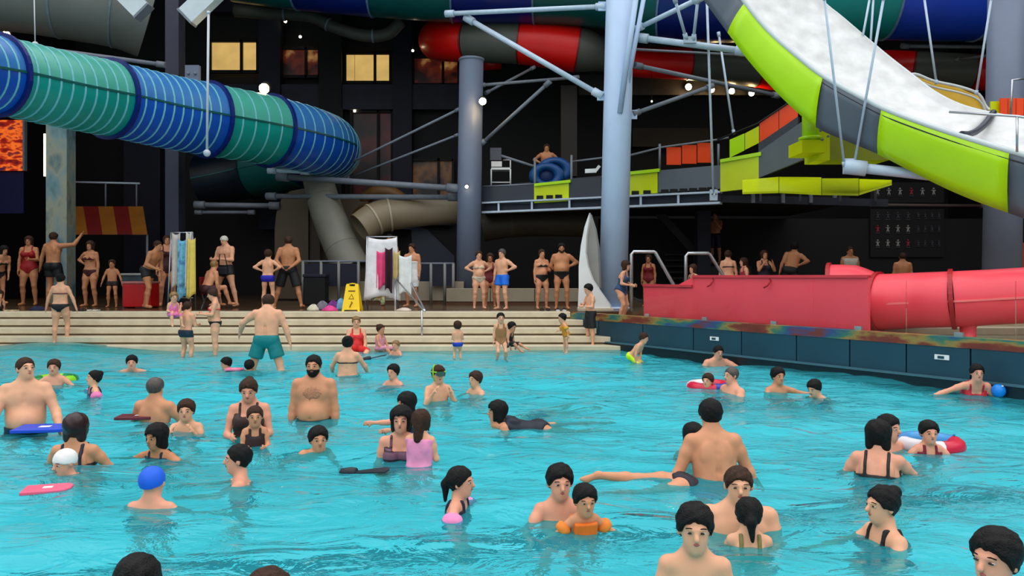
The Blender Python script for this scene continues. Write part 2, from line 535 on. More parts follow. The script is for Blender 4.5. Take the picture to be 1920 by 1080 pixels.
# ------------------------------------------------------------------ columns
def column(name, px0, px1, ytop, base, D, r, mat, label, lean=0.0, extra=None):
    c0 = P(px0, 511, D); c1 = P(px1, ytop, D)
    g = empty(name, (c0.x, D, base), label, 'column')
    tube('shaft', [(c0.x, D, base), (lerp(c0.x, c1.x, .5), D, (base + c1.z) / 2), (c1.x, D, c1.z)], r, mat, g, seg=32)
    lathe('foot_ring', (c0.x, D, base), (0, 0, 1), [(r + 0.10, 0), (r + 0.10, 0.03), (r + 0.02, 0.06)], mat, g, 32)
    return g
c_main = column('support_column', 1149, 1164, -60, DECK, 21.3, 0.375, colm, 'broad pale blue round steel column beside the white fin', 0)
c_two = column('support_column', 877, 884, 110, DECK, 25.0, 0.375, colm2, 'grey blue round column behind the woman and man in blue trunks')
lathe('cap_plate', P(884, 114, 25.0), (0, 0, 1), [(0.36, -0.02), (0.40, 0.0), (0.40, 0.05), (0.3, 0.08)], colm2, c_two, 32)
c_three = column('support_column', 1876, 1890, -60, RDECK, 18.5, 0.40, colm2, 'grey column behind the coral tube near the pictogram board')
# brace plate on the broad column
tube('brace', [P(1162, 212, 20.95), P(1196, -30, 20.6)], 0.075, colm, c_main, seg=10)
tube('brace', [P(1166, 214, 21.1), P(1212, -30, 21.0)], 0.06, colm, c_main, seg=10)
for (px, py) in ((1130, 12), (1128, 180), (1186, 215), (1190, 70)):
    box('lug', tuple(P(px, py, 21.3) - Vector((0.12, 0.03, 0.12))), tuple(P(px, py, 21.3) + Vector((0.12, 0.03, 0.12))), colm, c_main)

# ------------------------------------------------------------------ steel struts and hangers
def strut(a, b, r, label, mat=steel, name='steel_strut', ends=True):
    a, b = Vector(a), Vector(b)
    g = empty(name, (a + b) / 2, label, 'strut', 'steel struts and hangers of the slide frame')
    tube('rod', [a, b], r, mat, g, seg=10)
    if ends:
        d = (b - a).normalized()
        for e, s in ((a, 1), (b, -1)):
            tube('end_socket', [e, e + d * s * r * 4], r * 1.5, mat, g, seg=10)
    return g
strut(P(835, 26, 22.5), P(1135, 12, 21.3), 0.065, 'level pale steel strut just under the ceiling tube, meeting the broad column')
strut(P(872, 32, 22.5), P(1130, 181, 21.3), 0.075, 'thick diagonal steel strut crossing the red tube down to the broad column')
strut(P(900, 272, 25), P(1032, 152, 24), 0.055, 'diagonal strut rising from the grey blue column towards the red tube', steel_d)
strut(P(898, 160, 25), P(1085, 145, 26), 0.05, 'near level dull strut under the red tube at the grey blue column', steel_d)
strut(P(910, 175, 25.5), P(1002, 126, 27), 0.045, 'short dull diagonal strut under the red tube by the lamp', steel_d)
strut(P(606, 330, 27), P(862, 204, 25), 0.04, 'upper thin diagonal tie rod between blue tube and grey blue column', steel_d)
strut(P(650, 335, 27), P(860, 252, 25), 0.035, 'lower thin diagonal tie rod between blue tube and grey blue column', steel_d)
strut(P(520, 331, 26), P(862, 354, 25), 0.10, 'upper level steel beam under the blue tube end', steel_d)
strut(P(500, 368, 26.5), P(860, 370, 25.4), 0.085, 'lower level steel beam above the grey chute', steel_d)
strut(P(1186, 214, 21.3), P(1336, 161, 22.5), 0.06, 'diagonal strut leaving the broad column under the row of lamps', steel_d)
strut(P(1190, 56, 21.3), P(1318, -6, 20), 0.065, 'pale strut rising from the broad column to the roof')
strut(P(1192, 70, 21.3), P(1405, 97, 20.2), 0.085, 'level pale beam from the broad column to the white slide')
strut(P(1190, 122, 21.4), P(1460, 180, 24), 0.06, 'long dull strut sloping below the red tube', steel_d)
strut(P(1180, 92, 22.5), P(1420, 105, 24), 0.035, 'thin dull rail along the top of the red tube', steel_d)
strut(P(1790, 112, 26), P(1915, 96, 24), 0.05, 'dull strut across the red tube near the far column', steel_d)
strut(P(1690, 86, 25), P(1865, 88, 25), 0.06, 'level dull beam below the ceiling tube near the far column', steel_d)
strut(P(365, 384, 27.5), P(525, 386, 27.5), 0.09, 'short dark level beam beneath the looping blue tube', steel_d)
strut(P(366, 398, 27.6), P(478, 398, 27.6), 0.06, 'lowest short dark beam beneath the looping blue tube', steel_d)
strut(P(502, 320, 25.5), P(580, 322, 25.5), 0.07, 'short pale bracket bar under the dark blue tube end', steel)
# V shaped hanger
strut(P(1264, -6, 20), P(1287, 74, 20.6), 0.04, 'thin leg of the V hanger above the level beam, the one nearer the column')
strut(P(1309, -6, 20), P(1300, 76, 20.6), 0.04, 'thin leg of the V hanger above the level beam, the one nearer the white slide')
vb = box('hanger_plate', tuple(P(1283, 80, 20.55)), tuple(P(1306, 68, 20.55) + Vector((0, 0.12, 0))), steel)
tag(vb, 'small steel plate where the V hanger meets the level beam', 'bracket')
cables = [
    (1325, -10, 20.5, 1338, 372, 21.3, 'long hanger rod with a clamp at the mezzanine beam'),
    (1545, -10, 14.6, 1583, 312, 15.6, 'hanger rod crossing the white slide, upper end nearer the column'),
    (1658, -10, 14.6, 1601, 312, 15.6, 'hanger rod crossing the white slide, slanting down from the turquoise tube'),
    (1632, -10, 17.5, 1612, 100, 17.6, 'short slanting rod behind the white slide rim'),
    (1638, -10, 17.5, 1630, 115, 17.6, 'short steep rod behind the white slide rim'),
    (1732, -10, 17.0, 1756, 158, 17.4, 'hanger rod ending at the yellow trough railing peak'),
    (1860, -10, 16.6, 1830, 178, 17.2, 'hanger rod ending at the yellow trough beside the far column'),
    (1347, 60, 22.5, 1376, 252, 22.5, 'thin rod dropping to the lime mezzanine panel'),
]
for a, b, d, e, f, g_, lab in cables:
    strut(P(a, b, d), P(e, f, g_), 0.024 if d < 18 else 0.032, lab, steel, 'hanger_rod', True)
# clamps of the hangers
for px, py, D, lab in ((1338, 366, 21.3, 'steel clamp block on the mezzanine beam below the long hanger rod'), (1591, 312, 15.6, 'steel clamp block joining two hanger rods under the lime slide')):
    c = P(px, py, D)
    g = empty('clamp_block', c, lab, 'bracket')
    box('plate', tuple(c + Vector((-0.10, -0.05, -0.15))), tuple(c + Vector((0.10, 0.05, 0.15))), steel, g, 0.015)
    for s in (-0.05, 0.05):
        lathe('bolt', c + Vector((s, -0.05, 0.03)), (0, -1, 0), [(0.025, 0), (0.025, 0.03)], steel_d, g, 8)
strut(P(1583, 312, 15.6), P(1870, 342, 14.8), 0.10, 'pale blue beam carrying the lime slide')

# ------------------------------------------------------------------ flumes
def flume(name, label, pts, r, spec, flange_m, n=6, stripes=0, stripe_m=None, seam=None, cat='slide', flw=0.10, flt=0.09, upper_m=None):
    """enclosed tube slide: spec is a list of (start control index, end control index, material)"""
    path = spline(pts, n)
    g = empty(name, path[len(path) // 2], label, cat)
    rr = r if hasattr(r, '__len__') else [r] * len(pts)
    R_ = []
    for i in range(len(pts) - 1):
        R_ += [lerp(rr[i], rr[i + 1], k / n) for k in range(n)]
    R_.append(rr[-1])
    for a, b, m in spec:
        i0, i1 = int(round(a * n)), int(round(b * n))
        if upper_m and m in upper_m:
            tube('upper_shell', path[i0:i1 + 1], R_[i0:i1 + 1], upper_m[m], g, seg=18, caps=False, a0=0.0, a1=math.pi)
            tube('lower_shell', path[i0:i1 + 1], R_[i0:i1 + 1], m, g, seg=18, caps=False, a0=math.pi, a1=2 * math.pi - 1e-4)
        else:
            tube('tube_section', path[i0:i1 + 1], R_[i0:i1 + 1], m, g, seg=30, caps=False)
        for i in ((i0,) if i0 else ()):
            ax = path[i + 1] - path[i - 1]
            ring('flange', path[i], ax, R_[i] - 0.01, flt, flw, flange_m.get(m, m) if isinstance(flange_m, dict) else flange_m, g, 32)
        if stripes and stripe_m and m in upper_m:
            for k in range(1, stripes * int(round(b - a)) if b - a >= 1 else 2):
                f = lerp(i0, i1, k / (stripes * max(1, round(b - a))))
                j = min(int(f), len(path) - 2); t = f - j
                c = path[j].lerp(path[j + 1], t)
                ring('rib', c, path[j + 1] - path[j], lerp(R_[j], R_[j + 1], t) - 0.005, 0.016, 0.045, stripe_m, g, 30)
    if seam:
        V, F = [], []
        for i, p in enumerate(path):
            t = (path[min(i + 1, len(path) - 1)] - path[max(i - 1, 0)]).normalized()
            s = Vector((t.y, -t.x, 0)).normalized()
            if s.y > 0: s = -s
            u = s.cross(t).normalized()
            if u.z < 0: u = -u
            for o, h in ((0.0, -0.025), (0.03, -0.025), (0.03, 0.025), (0.0, 0.025)):
                V.append(p + s * (R_[i] + o - 0.01) + u * h)
        for i in range(len(path) - 1):
            for j in range(4):
                j2 = (j + 1) % 4
                F.append((i * 4 + j, i * 4 + j2, i * 4 + 4 + j2, i * 4 + 4 + j))
        mk('seam', V, F, seam, g)
    return g

blue_g = M('blue_translucent_gelcoat', (14, 78, 176), 0.25, 0.12, 1.0)
teal_g = M('teal_translucent_gelcoat', (8, 138, 128), 0.25, 0.10, 1.0)
dblue_g = M('deep_blue_gelcoat', (10, 30, 104), 0.3, 0.1, 1.0)
dteal_g = M('deep_teal_gelcoat', (4, 78, 76), 0.3, 0.1, 1.0)
rib_m = M('pale_rib', (116, 186, 196), 0.4, 0.06, 2)
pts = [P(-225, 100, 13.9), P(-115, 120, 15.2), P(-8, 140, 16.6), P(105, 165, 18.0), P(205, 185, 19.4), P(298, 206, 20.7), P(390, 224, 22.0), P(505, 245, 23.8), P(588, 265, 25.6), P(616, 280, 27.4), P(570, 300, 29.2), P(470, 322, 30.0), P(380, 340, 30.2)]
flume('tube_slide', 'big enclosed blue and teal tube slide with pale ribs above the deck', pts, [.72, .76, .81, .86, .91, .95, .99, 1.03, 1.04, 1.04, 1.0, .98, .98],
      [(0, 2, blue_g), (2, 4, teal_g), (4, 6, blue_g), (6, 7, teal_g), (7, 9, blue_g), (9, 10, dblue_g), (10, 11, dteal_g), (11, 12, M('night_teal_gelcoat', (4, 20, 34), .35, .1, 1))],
      {blue_g: dblue_g, teal_g: dblue_g, dblue_g: dteal_g}, n=6, stripes=5, stripe_m=rib_m, seam=dteal_g, upper_m={blue_g: M('blue_shell_painted_sheen', (52, 112, 176), .25, .1, 1), teal_g: M('teal_shell_painted_sheen', (70, 158, 140), .25, .1, 1)})  # upper shells paler: the sky's reflection is put into their colour

pts = [P(440, -70, 27), P(560, -55, 27), P(700, -42, 27), P(850, -32, 27), P(1005, -28, 27), P(1135, -22, 26.5), P(1250, 2, 26), P(1400, 0, 25), P(1550, -6, 24.2), P(1662, -8, 24), P(1830, -6, 24), P(1990, -20, 24), P(2300, -40, 24)]
flume('tube_slide', 'deep blue and teal tube slide running right under the ceiling', pts, 1.28,
      [(0, 1, dteal_g), (1, 2, dblue_g), (2, 3, dteal_g), (3, 4, dblue_g), (4, 6, dteal_g), (6, 7, dblue_g), (7, 9, M('sea_teal_gelcoat', (6, 126, 124), .3, .1, 1)), (9, 10, M('royal_blue_gelcoat', (20, 60, 176), 0.3, .1, 1)), (10, 12, M('bottle_teal_gelcoat', (4, 96, 90), .3, .1, 1))],
      M('pale_flange', (90, 120, 150), 0.4, 0.1, 2), n=6, flt=0.05, flw=0.06)

pts = [P(840, 76, 32.4), P(822, 76, 31.0), P(832, 75, 29.2), P(880, 76, 28.2), P(976, 80, 27.8), P(1082, 92, 27.6), P(1128, 102, 27.8), P(1190, 116, 28.2), P(1290, 120, 28.6), P(1420, 132, 29), P(1480, 138, 29), P(1640, 128, 28.6), P(1712, 130, 28), P(1822, 135, 27.6), P(1930, 142, 27.4), P(2250, 160, 27.0), P(2500, 190, 27)]
flume('tube_slide', 'red and dark grey tube slide winding behind the columns', pts, [0.76, 0.76, 0.76, 0.74, 0.74, 0.80, 0.58, 0.52, 0.56, 0.6, 0.62, 0.62, 0.62, 0.60, 0.6, .6, .6],
      [(0, 3, red_t), (3, 4, green_grey), (4, 5, red_t), (5, 6.5, green_grey), (6.5, 8, red_t), (8, 9, green_grey), (9, 10, red_t), (10, 11, green_grey), (11, 12, red_t), (12, 13, green_grey), (13, 14, red_t), (14, 15, green_grey), (15, 16, red_t)],
      M('dark_red_flange', (120, 10, 10), 0.4, .1, 2), n=6, flt=0.03, flw=0.05)
strut(P(905, 120, 31), P(940, 118, 31), 0.25, 'short red bend of a far slide behind the grey blue column', red_t, 'slide_bend', False)

# grey duct at the ceiling corner
grey_duct = M('grey_duct', (112, 112, 106), 0.5, 0.1, 1.0, metal=0.1)
pts = [P(-160, -32, 23), P(0, -30, 23.4), P(115, -14, 23.8), P(222, 6, 24.2), P(282, 28, 24.6)]
flume('ventilation_duct', 'very large grey round duct in the ceiling corner above the blue tube', pts, 1.34, [(0, 2, grey_duct), (2, 3, grey_duct), (3, 4, grey_duct)], steel_d, cat='duct', flt=0.03, flw=0.06)
strut(P(-20, 78, 22.5), P(310, 122, 22.8), 0.06, 'dull pipe rail running under the large grey duct', steel_d)
# curling grey duct pipe in the middle
tube_pts = [P(440, 20, 29), P(520, 26, 29), P(580, 30, 29), P(625, 50, 29), P(680, 66, 29), P(725, 64, 29), P(752, 40, 29)]
g = empty('vent_pipe', tube_pts[2], 'curling grey ventilation pipe in front of the lit windows', 'pipe')
pp = spline(tube_pts, 5)
tube('pipe', pp, 0.22, M('dim_pipe', (70, 68, 60), 0.6, .1, 1), g, seg=14)
for i in (6, 14, 22):
    tube('hanger_wire', [pp[i], (pp[i].x, pp[i].y, 13.65)], .012, black, g, seg=6)
    ring('collar', pp[i], pp[i + 1] - pp[i - 1], 0.215, 0.03, 0.06, steel_d, g, 18)

# ------------------------------------------------------------------ the white and lime half-pipe slide
rim = [(1330, -80, 17.4), (1397, 8, 16.9), (1440, 60, 16.6), (1500, 113, 16.2), (1545, 147, 15.9), (1600, 178, 15.5), (1655, 206, 15.1), (1720, 231, 14.7), (1800, 258, 14.2), (1895, 287, 13.6), (1990, 312, 13.1), (2120, 338, 12.6), (2300, 366, 12.0)]
bot = [(1290, -40), (1366, 62), (1408, 118), (1470, 186), (1532, 238), (1590, 264), (1648, 288), (1720, 325), (1800, 363), (1893, 398), (1990, 430), (2120, 462), (2300, 496)]
far = [(1460, -100, 18.7), (1535, -2, 18.2), (1578, 36, 17.9), (1632, 82, 17.5), (1668, 112, 17.2), (1712, 146, 16.8), (1752, 176, 16.4), (1800, 200, 16.0), (1860, 216, 15.5), (1935, 228, 14.9), (2020, 240, 14.4), (2140, 262, 13.9), (2310, 290, 13.3)]
hs = empty('open_slide', P(1655, 240, 15), 'giant open half-pipe slide, white inside with lime and grey outer panels', 'slide')
n = len(rim)
NR = [P(*r) for r in rim]; NB = [P(b[0], b[1], r[2] + 0.25) for b, r in zip(bot, rim)]; FR = [P(*f) for f in far]
def up(pts, k=4): return spline(pts, k)
K = 4
NRs, NBs, FRs = up(NR, K), up(NB, K), up(FR, K)
white_in = M('white_slide_bed', (206, 206, 204), 0.35, 0.16, 2.6)
def strip(name, A, B, mat, i0, i1, th, bulge=0.0, rows=1):
    """slab between two polylines, th thick, bulging outwards in the middle"""
    V, F = [], []
    for i in range(i0, i1 + 1):
        nrm = (B[i] - A[i]).cross(A[min(i + 1, len(A) - 1)] - A[max(i - 1, 0)]).normalized()
        for side in (0, 1):
            for j in range(rows + 1):
                t = j / rows
                V.append(A[i].lerp(B[i], t) + nrm * (bulge * 4 * t * (1 - t) + (th if side else 0)))
    m_ = 2 * (rows + 1)
    for i in range(i1 - i0):
        o, o2 = i * m_, (i + 1) * m_
        for j in range(rows):
            F.append((o + j, o2 + j, o2 + j + 1, o + j + 1))
            F.append((o + rows + 1 + j, o + rows + 2 + j, o2 + rows + 2 + j, o2 + rows + 1 + j))
        F.append((o, o + rows + 1, o2 + rows + 1, o2))
        F.append((o + rows, o2 + rows, o2 + 2 * rows + 1, o + 2 * rows + 1))
    for o in (0, (i1 - i0) * m_):
        F.append((o,) + tuple(o + j for j in range(1, rows + 1)) + tuple(o + rows + 1 + j for j in range(rows, -1, -1)))
    return mk(name, V, F, mat, hs, True)
for a, b, m in ((0, 1, grey_g), (1, 4, lime), (4, 6, grey_g), (6, 9, lime), (9, 10, grey_g), (10, 12, lime)):
    strip('side_panel', NRs, NBs, m, a * K, b * K, 0.06, 0.06 if m is lime else 0.03, 5)
# bed: from the near rim down into the trough and up the far wall
for a, b in ((0, 8), (8, 12)):
    V, F = [], []
    i0, i1 = a * K, b * K
    rows = 10
    for i in range(i0, i1 + 1):
        if True:
            low = NRs[i].lerp(NBs[i], 0.45); low.y += 0.55
            for j in range(rows + 1):
                t = j / rows
                p = NRs[i] * (1 - t) ** 2 + low * 2 * t * (1 - t) + FRs[i] * t ** 2
                V.append(p)
    c = rows + 1
    for i in range(i1 - i0):
        for j in range(rows):
            F.append((i * c + j, i * c + j + 1, (i + 1) * c + j + 1, (i + 1) * c + j))
    o = mk('slide_bed', V, F, white_in, hs, True)
    md = o.modifiers.new('thickness', 'SOLIDIFY'); md.thickness = 0.05; md.offset = -1
rim_m = M('slide_rim', (200, 206, 206), 0.3, 0.05, 2)
tube('rim', [p + Vector((0, -0.03, 0.02)) for p in NRs], 0.055, rim_m, hs, seg=8)
tube('rim', [p + Vector((0, -0.06, -0.13)) for p in NRs], 0.014, M('rim_shadow_gap', (40, 46, 50), .5, .1, 2), hs, seg=6)  # thin dark tube drawn as the shadow line under the near rim
tube('rim', [p + Vector((0, 0.0, 0.02)) for p in FRs], 0.045, rim_m, hs, seg=8)
tube('joint', [NRs[32] + (FRs[32] - NRs[32]) * t + Vector((0, -0.05, 0.05 - 0.55 * t * (1 - t))) for t in (0, .2, .4, .6, .8, 1)], 0.06, dgrey_g, hs, seg=8)
# handrail at the low end
for px in (1895, 1985, 2110):
    tube('rail_post', [P(px + 12, 285, 13.3), P(px + 12, 218, 13.3)], 0.02, chrome, hs, seg=8)
tube('handrail', [P(1780, 210, 14.2), P(1907, 218, 13.3), P(2000, 232, 13.0), P(2125, 256, 12.7)], 0.022, chrome, hs, seg=8)

# yellow trough of a neighbouring slide behind it
yg = empty('slide_trough', P(1760, 200, 18), 'yellow slide trough with white railing behind the white slide', 'slide')
yel = M('yellow_gelcoat', (222, 178, 40), 0.4, 0.12, 1.2)
top = [(1690, 150), (1715, 142), (1750, 155), (1800, 166), (1835, 180), (1850, 205)]
bt = [(1690, 200), (1715, 205), (1750, 212), (1800, 222), (1835, 228), (1850, 232)]
for (a, b, c, d) in zip(top, top[1:], bt, bt[1:]):
    hexa('wall_panel', [P(c[0], c[1], 17.6), P(d[0], d[1], 17.6), P(b[0], b[1], 17.7), P(a[0], a[1], 17.7), P(c[0], c[1], 17.6) + Vector((0, .06, 0)), P(d[0], d[1], 17.6) + Vector((0, .06, 0)), P(b[0], b[1], 17.7) + Vector((0, .06, 0)), P(a[0], a[1], 17.7) + Vector((0, .06, 0))], yel, yg)
tube('railing', spline([P(x, y - 3, 17.6) for x, y in top] + [P(1872, 214, 17.4)], 4), 0.035, rim_m, yg, seg=8)
tube('railing', spline([P(x, y + 8, 17.5) for x, y in top] + [P(1860, 222, 17.4)], 4), 0.025, rim_m, yg, seg=8)
# orange guard panels at the frame edge
og = empty('guard_rail', P(1890, 215, 16.5), 'orange guard panel run beside the far column above the white slide', 'guard rail')
for x0 in (1876, 1891, 1906, 1921):
    a, b = P(x0, 216, 16.9), P(x0 + 13, 184, 16.9)
    box('panel', (a.x, 16.9, a.z), (b.x, 16.94, b.z), orange, og)
a, b = P(1858, 214, 17.0), P(1876, 190, 17.0)
box('panel', (a.x, 17.0, a.z), (b.x, 17.04, b.z), lime_y, og)
tube('handrail', [P(1895, 216, 16.7), P(1898, 150, 16.7), P(1925, 147, 16.7)], 0.025, chrome, og, seg=8)

# ------------------------------------------------------------------ mezzanine with the raft channel
mz = empty('mezzanine_deck', P(1120, 385, 24), 'pale steel mezzanine beam with dark underside carrying the raft channel', 'platform')
LA, LB = P(908, 391, 25.3), P(1352, 372, 22.0)
def onbeam(px):
    # plan point on the beam line seen at pixel column px
    k = (px - 960) / FPX
    dx, dy = LB.x - LA.x, LB.y - LA.y
    t = (k * LA.y - LA.x) / (dx - k * dy)
    return LA + (LB - LA) * t
beam('beam_flange', LA + Vector((0, 0, 0.17)), LB + Vector((0, 0, 0.17)), 0.32, 0.05, steel, mz)
beam('beam_flange', LA - Vector((0, 0, 0.13)), LB - Vector((0, 0, 0.13)), 0.34, 0.06, steel, mz)
beam('beam_web', LA + Vector((0, 0.02, 0.02)), LB + Vector((0, 0.02, 0.02)), 0.03, 0.28, navy2, mz)
for px in (935, 997, 1067, 1200, 1270):
    c = onbeam(px)
    beam('stiffener', c + Vector((0, -0.12, -0.1)), c + Vector((0, -0.12, 0.15)), 0.05, 0.06, steel, mz)
# floor slab behind the beam
V = [LA + Vector((0, 0.2, -0.1)), LB + Vector((0, 0.2, -0.1)), Vector((9.5, 22.5, LB.z - 0.1)), Vector((9.5, 27.5, LB.z - 0.1)), Vector((-0.9, 27.5, LB.z - 0.1))]
prism('slab', V, (0, 0, 0.2), black, mz)
a2, b2 = LB, P(1668, 380, 21.5)
beam('beam_web', a2 + Vector((0, 0.1, 0)), b2 + Vector((0, 0.1, 0)), 0.05, 0.2, navy2, mz)
for px in (1412, 1468, 1520, 1565):
    c = P(px, 372, 21.8); box('stiffener', tuple(c + Vector((-0.04, -0.05, -0.12))), tuple(c + Vector((0.04, 0.05, 0.12))), steel_d, mz)
rc = empty('raft_channel', P(1120, 370, 24), 'raft slide channel on the mezzanine made of lime and grey panels', 'slide')
def chan(px0, px1, y0a, y1a, y0b, y1b, mat, name='side_panel', off=0.0, DD=None):
    """panel on the beam line between two pixel columns; (top, bottom) rows at both ends"""
    a, b = onbeam(px0), onbeam(px1)
    if DD: a, b = P(px0, 400, DD[0]), P(px1, 400, DD[1])
    z = lambda y, D: CAMZ - (y - HOR) / FPX * D
    return panel(name, (a.x, a.y + off), (b.x, b.y + off), z(y1a, a.y), z(y0a, a.y), z(y1b, b.y), z(y0b, b.y), 0.12, mat, rc)
chan(905, 1003, 352, 383, 347, 382, dgrey_g)
chan(1003, 1068, 345, 381, 340, 377, lime_y)
chan(1003, 1070, 345, 350, 338, 343, lime, 'top_lip', -0.08)
chan(1069, 1128, 337, 377, 333, 375, dgrey_g)
chan(1175, 1234, 325, 367, 320, 362, lime_y)
chan(1178, 1236, 323, 329, 317, 323, lime, 'top_lip', -0.08)
chan(1235, 1352, 320, 361, 310, 354, grey_g)
chan(1352, 1424, 303, 360, 290, 352, lime_y, DD=(21.9, 21.3))
chan(1350, 1426, 300, 306, 286, 293, lime, 'top_lip', -0.08, (21.9, 21.3))
chan(1424, 1506, 285, 334, 228, 300, grey_g, DD=(21.3, 20.6))
chan(1426, 1500, 268, 287, 218, 236, dgrey_g, 'top_lip', 0.1, (21.3, 20.6))
# back side of the channel
chan(905, 1352, 340, 350, 300, 312, dgrey_g, 'back_wall', 1.4)
# small black brackets under the channel
for px in (1012, 1030, 1047, 1190, 1212, 1245, 1262, 1280, 1298, 1316, 1332):
    c = onbeam(px) + Vector((0, -0.1, 0.26)); box('bracket', tuple(c + Vector((-0.1, -0.04, -0.06))), tuple(c + Vector((0.1, 0.04, 0.05))), black, rc)
# orange guard boards above the channel
ob_ = empty('guard_board', P(1290, 310, 23.2), 'low orange guard boards on the mezzanine above the grey channel panel', 'guard rail')
for x0, x1, ya, yb in ((1250, 1277, 276, 309), (1279, 1306, 272, 307), (1308, 1334, 268, 305)):
    a, b = P(x0, yb, 23.2), P(x1, ya, 23.2)
    box('board', (a.x, 23.2, a.z), (b.x, 23.25, b.z), orange, ob_)
tube('handrail', [P(1178, 292, 23.1), P(1242, 276, 23.1), P(1345, 262, 23.1), P(1366, 258, 23.1)], 0.03, steel_d, ob_, seg=8)
for px in (1237, 1347):
    tube('rail_post', [P(px, 320, 23.1), P(px, 270, 23.1)], 0.035, steel_d, ob_, seg=8)
o2 = empty('guard_board', P(1450, 240, 22), 'sloping lime then orange guard boards climbing beside the lime post', 'guard rail')
for x0, x1, ta, tb, ba, bb, m in ((1368, 1396, 262, 250, 296, 282, lime), (1397, 1423, 250, 236, 281, 268, lime_y), (1424, 1460, 232, 206, 268, 244, orange), (1461, 1496, 206, 184, 244, 222, orange)):
    D = 22.0
    hexa('board', [P(x0, ba, D), P(x1, bb, D), P(x1, tb, D), P(x0, ta, D), P(x0, ba, D + .05), P(x1, bb, D + .05), P(x1, tb, D + .05), P(x0, ta, D + .05)], m, o2)
tube('handrail', [P(1345, 262, 22.05), P(1420, 232, 21.95), P(1498, 180, 21.95)], 0.025, black, o2, seg=8)
# lime post and platform under the big slide
lp = empty('slide_support', P(1520, 290, 18.5), 'thick lime post with lime platform box under the big white slide', 'support')
tube('post', [P(1520, 268, 18.5), P(1520, 190, 18.4)], 0.19, lime, lp, seg=20)
def slab(name, x0, y0, x1, y1, D, depth, mat, parent):
    a, b = P(x0, y1, D), P(x1, y0, D)
    return box(name, (a.x, D, a.z), (b.x, D + depth, b.z), mat, parent)
slab('platform_box', 1504, 262, 1548, 286, 18.3, 0.9, lime_y, lp)
slab('platform_box', 1532, 226, 1556, 300, 18.6, 0.8, lime_y, lp)
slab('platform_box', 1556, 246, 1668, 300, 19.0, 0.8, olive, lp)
lathe('post_flange', P(1520, 262, 18.5), (0, 0, 1), [(0.27, 0), (0.27, 0.05), (0.2, 0.08)], lime, lp, 20)
for k, (px, py) in enumerate(((1538, 245), (1541, 262), (1552, 256))):
    lathe('bolt', P(px, py, 18.25), (0, -1, 0), [(0.03, 0), (0.03, 0.04)], steel_d, lp, 8)
# yellow-lime underside of the raft channel
ub = empty('channel_underside', P(1530, 355, 19.5), 'flat yellow lime underside sheets of the raft channel', 'slide')
for x0, x1, t0, t1, b0, b1, m in ((1392, 1460, 341, 335, 364, 362, lime_y), (1461, 1540, 335, 336, 362, 366, lime_y), (1541, 1610, 338, 338, 366, 367, M('shaded_lime_sheet', (176, 190, 8), .35, .1, 1.2)), (1611, 1672, 339, 341, 366, 347, lime_y)):  # one sheet has its shade put into a darker lime
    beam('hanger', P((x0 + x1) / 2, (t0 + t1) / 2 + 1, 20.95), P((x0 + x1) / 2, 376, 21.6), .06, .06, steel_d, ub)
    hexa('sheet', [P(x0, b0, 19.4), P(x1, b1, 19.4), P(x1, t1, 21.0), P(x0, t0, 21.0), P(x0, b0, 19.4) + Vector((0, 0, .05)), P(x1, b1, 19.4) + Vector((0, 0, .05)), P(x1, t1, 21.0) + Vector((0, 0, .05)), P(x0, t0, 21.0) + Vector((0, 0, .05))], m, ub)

# railing of the mezzanine and the lifeguard chair on it
mr = empty('mezzanine_railing', P(1060, 330, 24.6), 'thin dull steel railing along the mezzanine edge', 'railing')
for px in (1003, 1072):
    c = onbeam(px); tube('rail_post', [c + Vector((0, 0.1, 0.3)), c + Vector((0, 0.1, 1.5))], 0.035, steel_d, mr, seg=8)
tube('handrail', [P(940, 292, 25.0), P(1002, 312, 24.8)], 0.04, steel_d, mr, seg=8)
tube('handrail', [P(1072, 303, 24.3), P(1130, 296, 23.8)], 0.03, steel_d, mr, seg=8)
tube('handrail', [P(905, 350, 25.3), P(1003, 345, 24.7)], 0.03, steel_d, mr, seg=8)
lc = empty('lifeguard_chair', P(938, 352, 25.6), 'white lifeguard chair on the mezzanine beside the railing', 'chair')
for px in (921, 957):
    for dd in (0, 0.5):
        tube('leg', [P(px, 350, 25.5 + dd), P(px, 317, 25.5 + dd)], 0.025, white, lc, seg=8)
a = P(921, 318, 25.5); b = P(957, 314, 25.5)
box('seat', (a.x, 25.5, a.z), (b.x, 26.0, b.z), white, lc)
a = P(921, 312, 25.9); b = P(941, 302, 25.9); box('backrest', (a.x, 25.95, a.z), (b.x, 26.0, b.z), white, lc)
a = P(919, 300, 26.0); b = P(940, 277, 26.0); box('headrest', (a.x, 26.0, a.z), (b.x, 26.05, b.z), M('grey_pad', (90, 94, 104), .7, .1, 3), lc)
tube('stretcher', [P(921, 342, 25.5), P(957, 342, 25.5)], 0.02, white, lc, seg=8)
tube('armrest', [P(957, 316, 25.5), P(957, 300, 25.6), P(944, 300, 26.0)], 0.02, white, lc, seg=8)
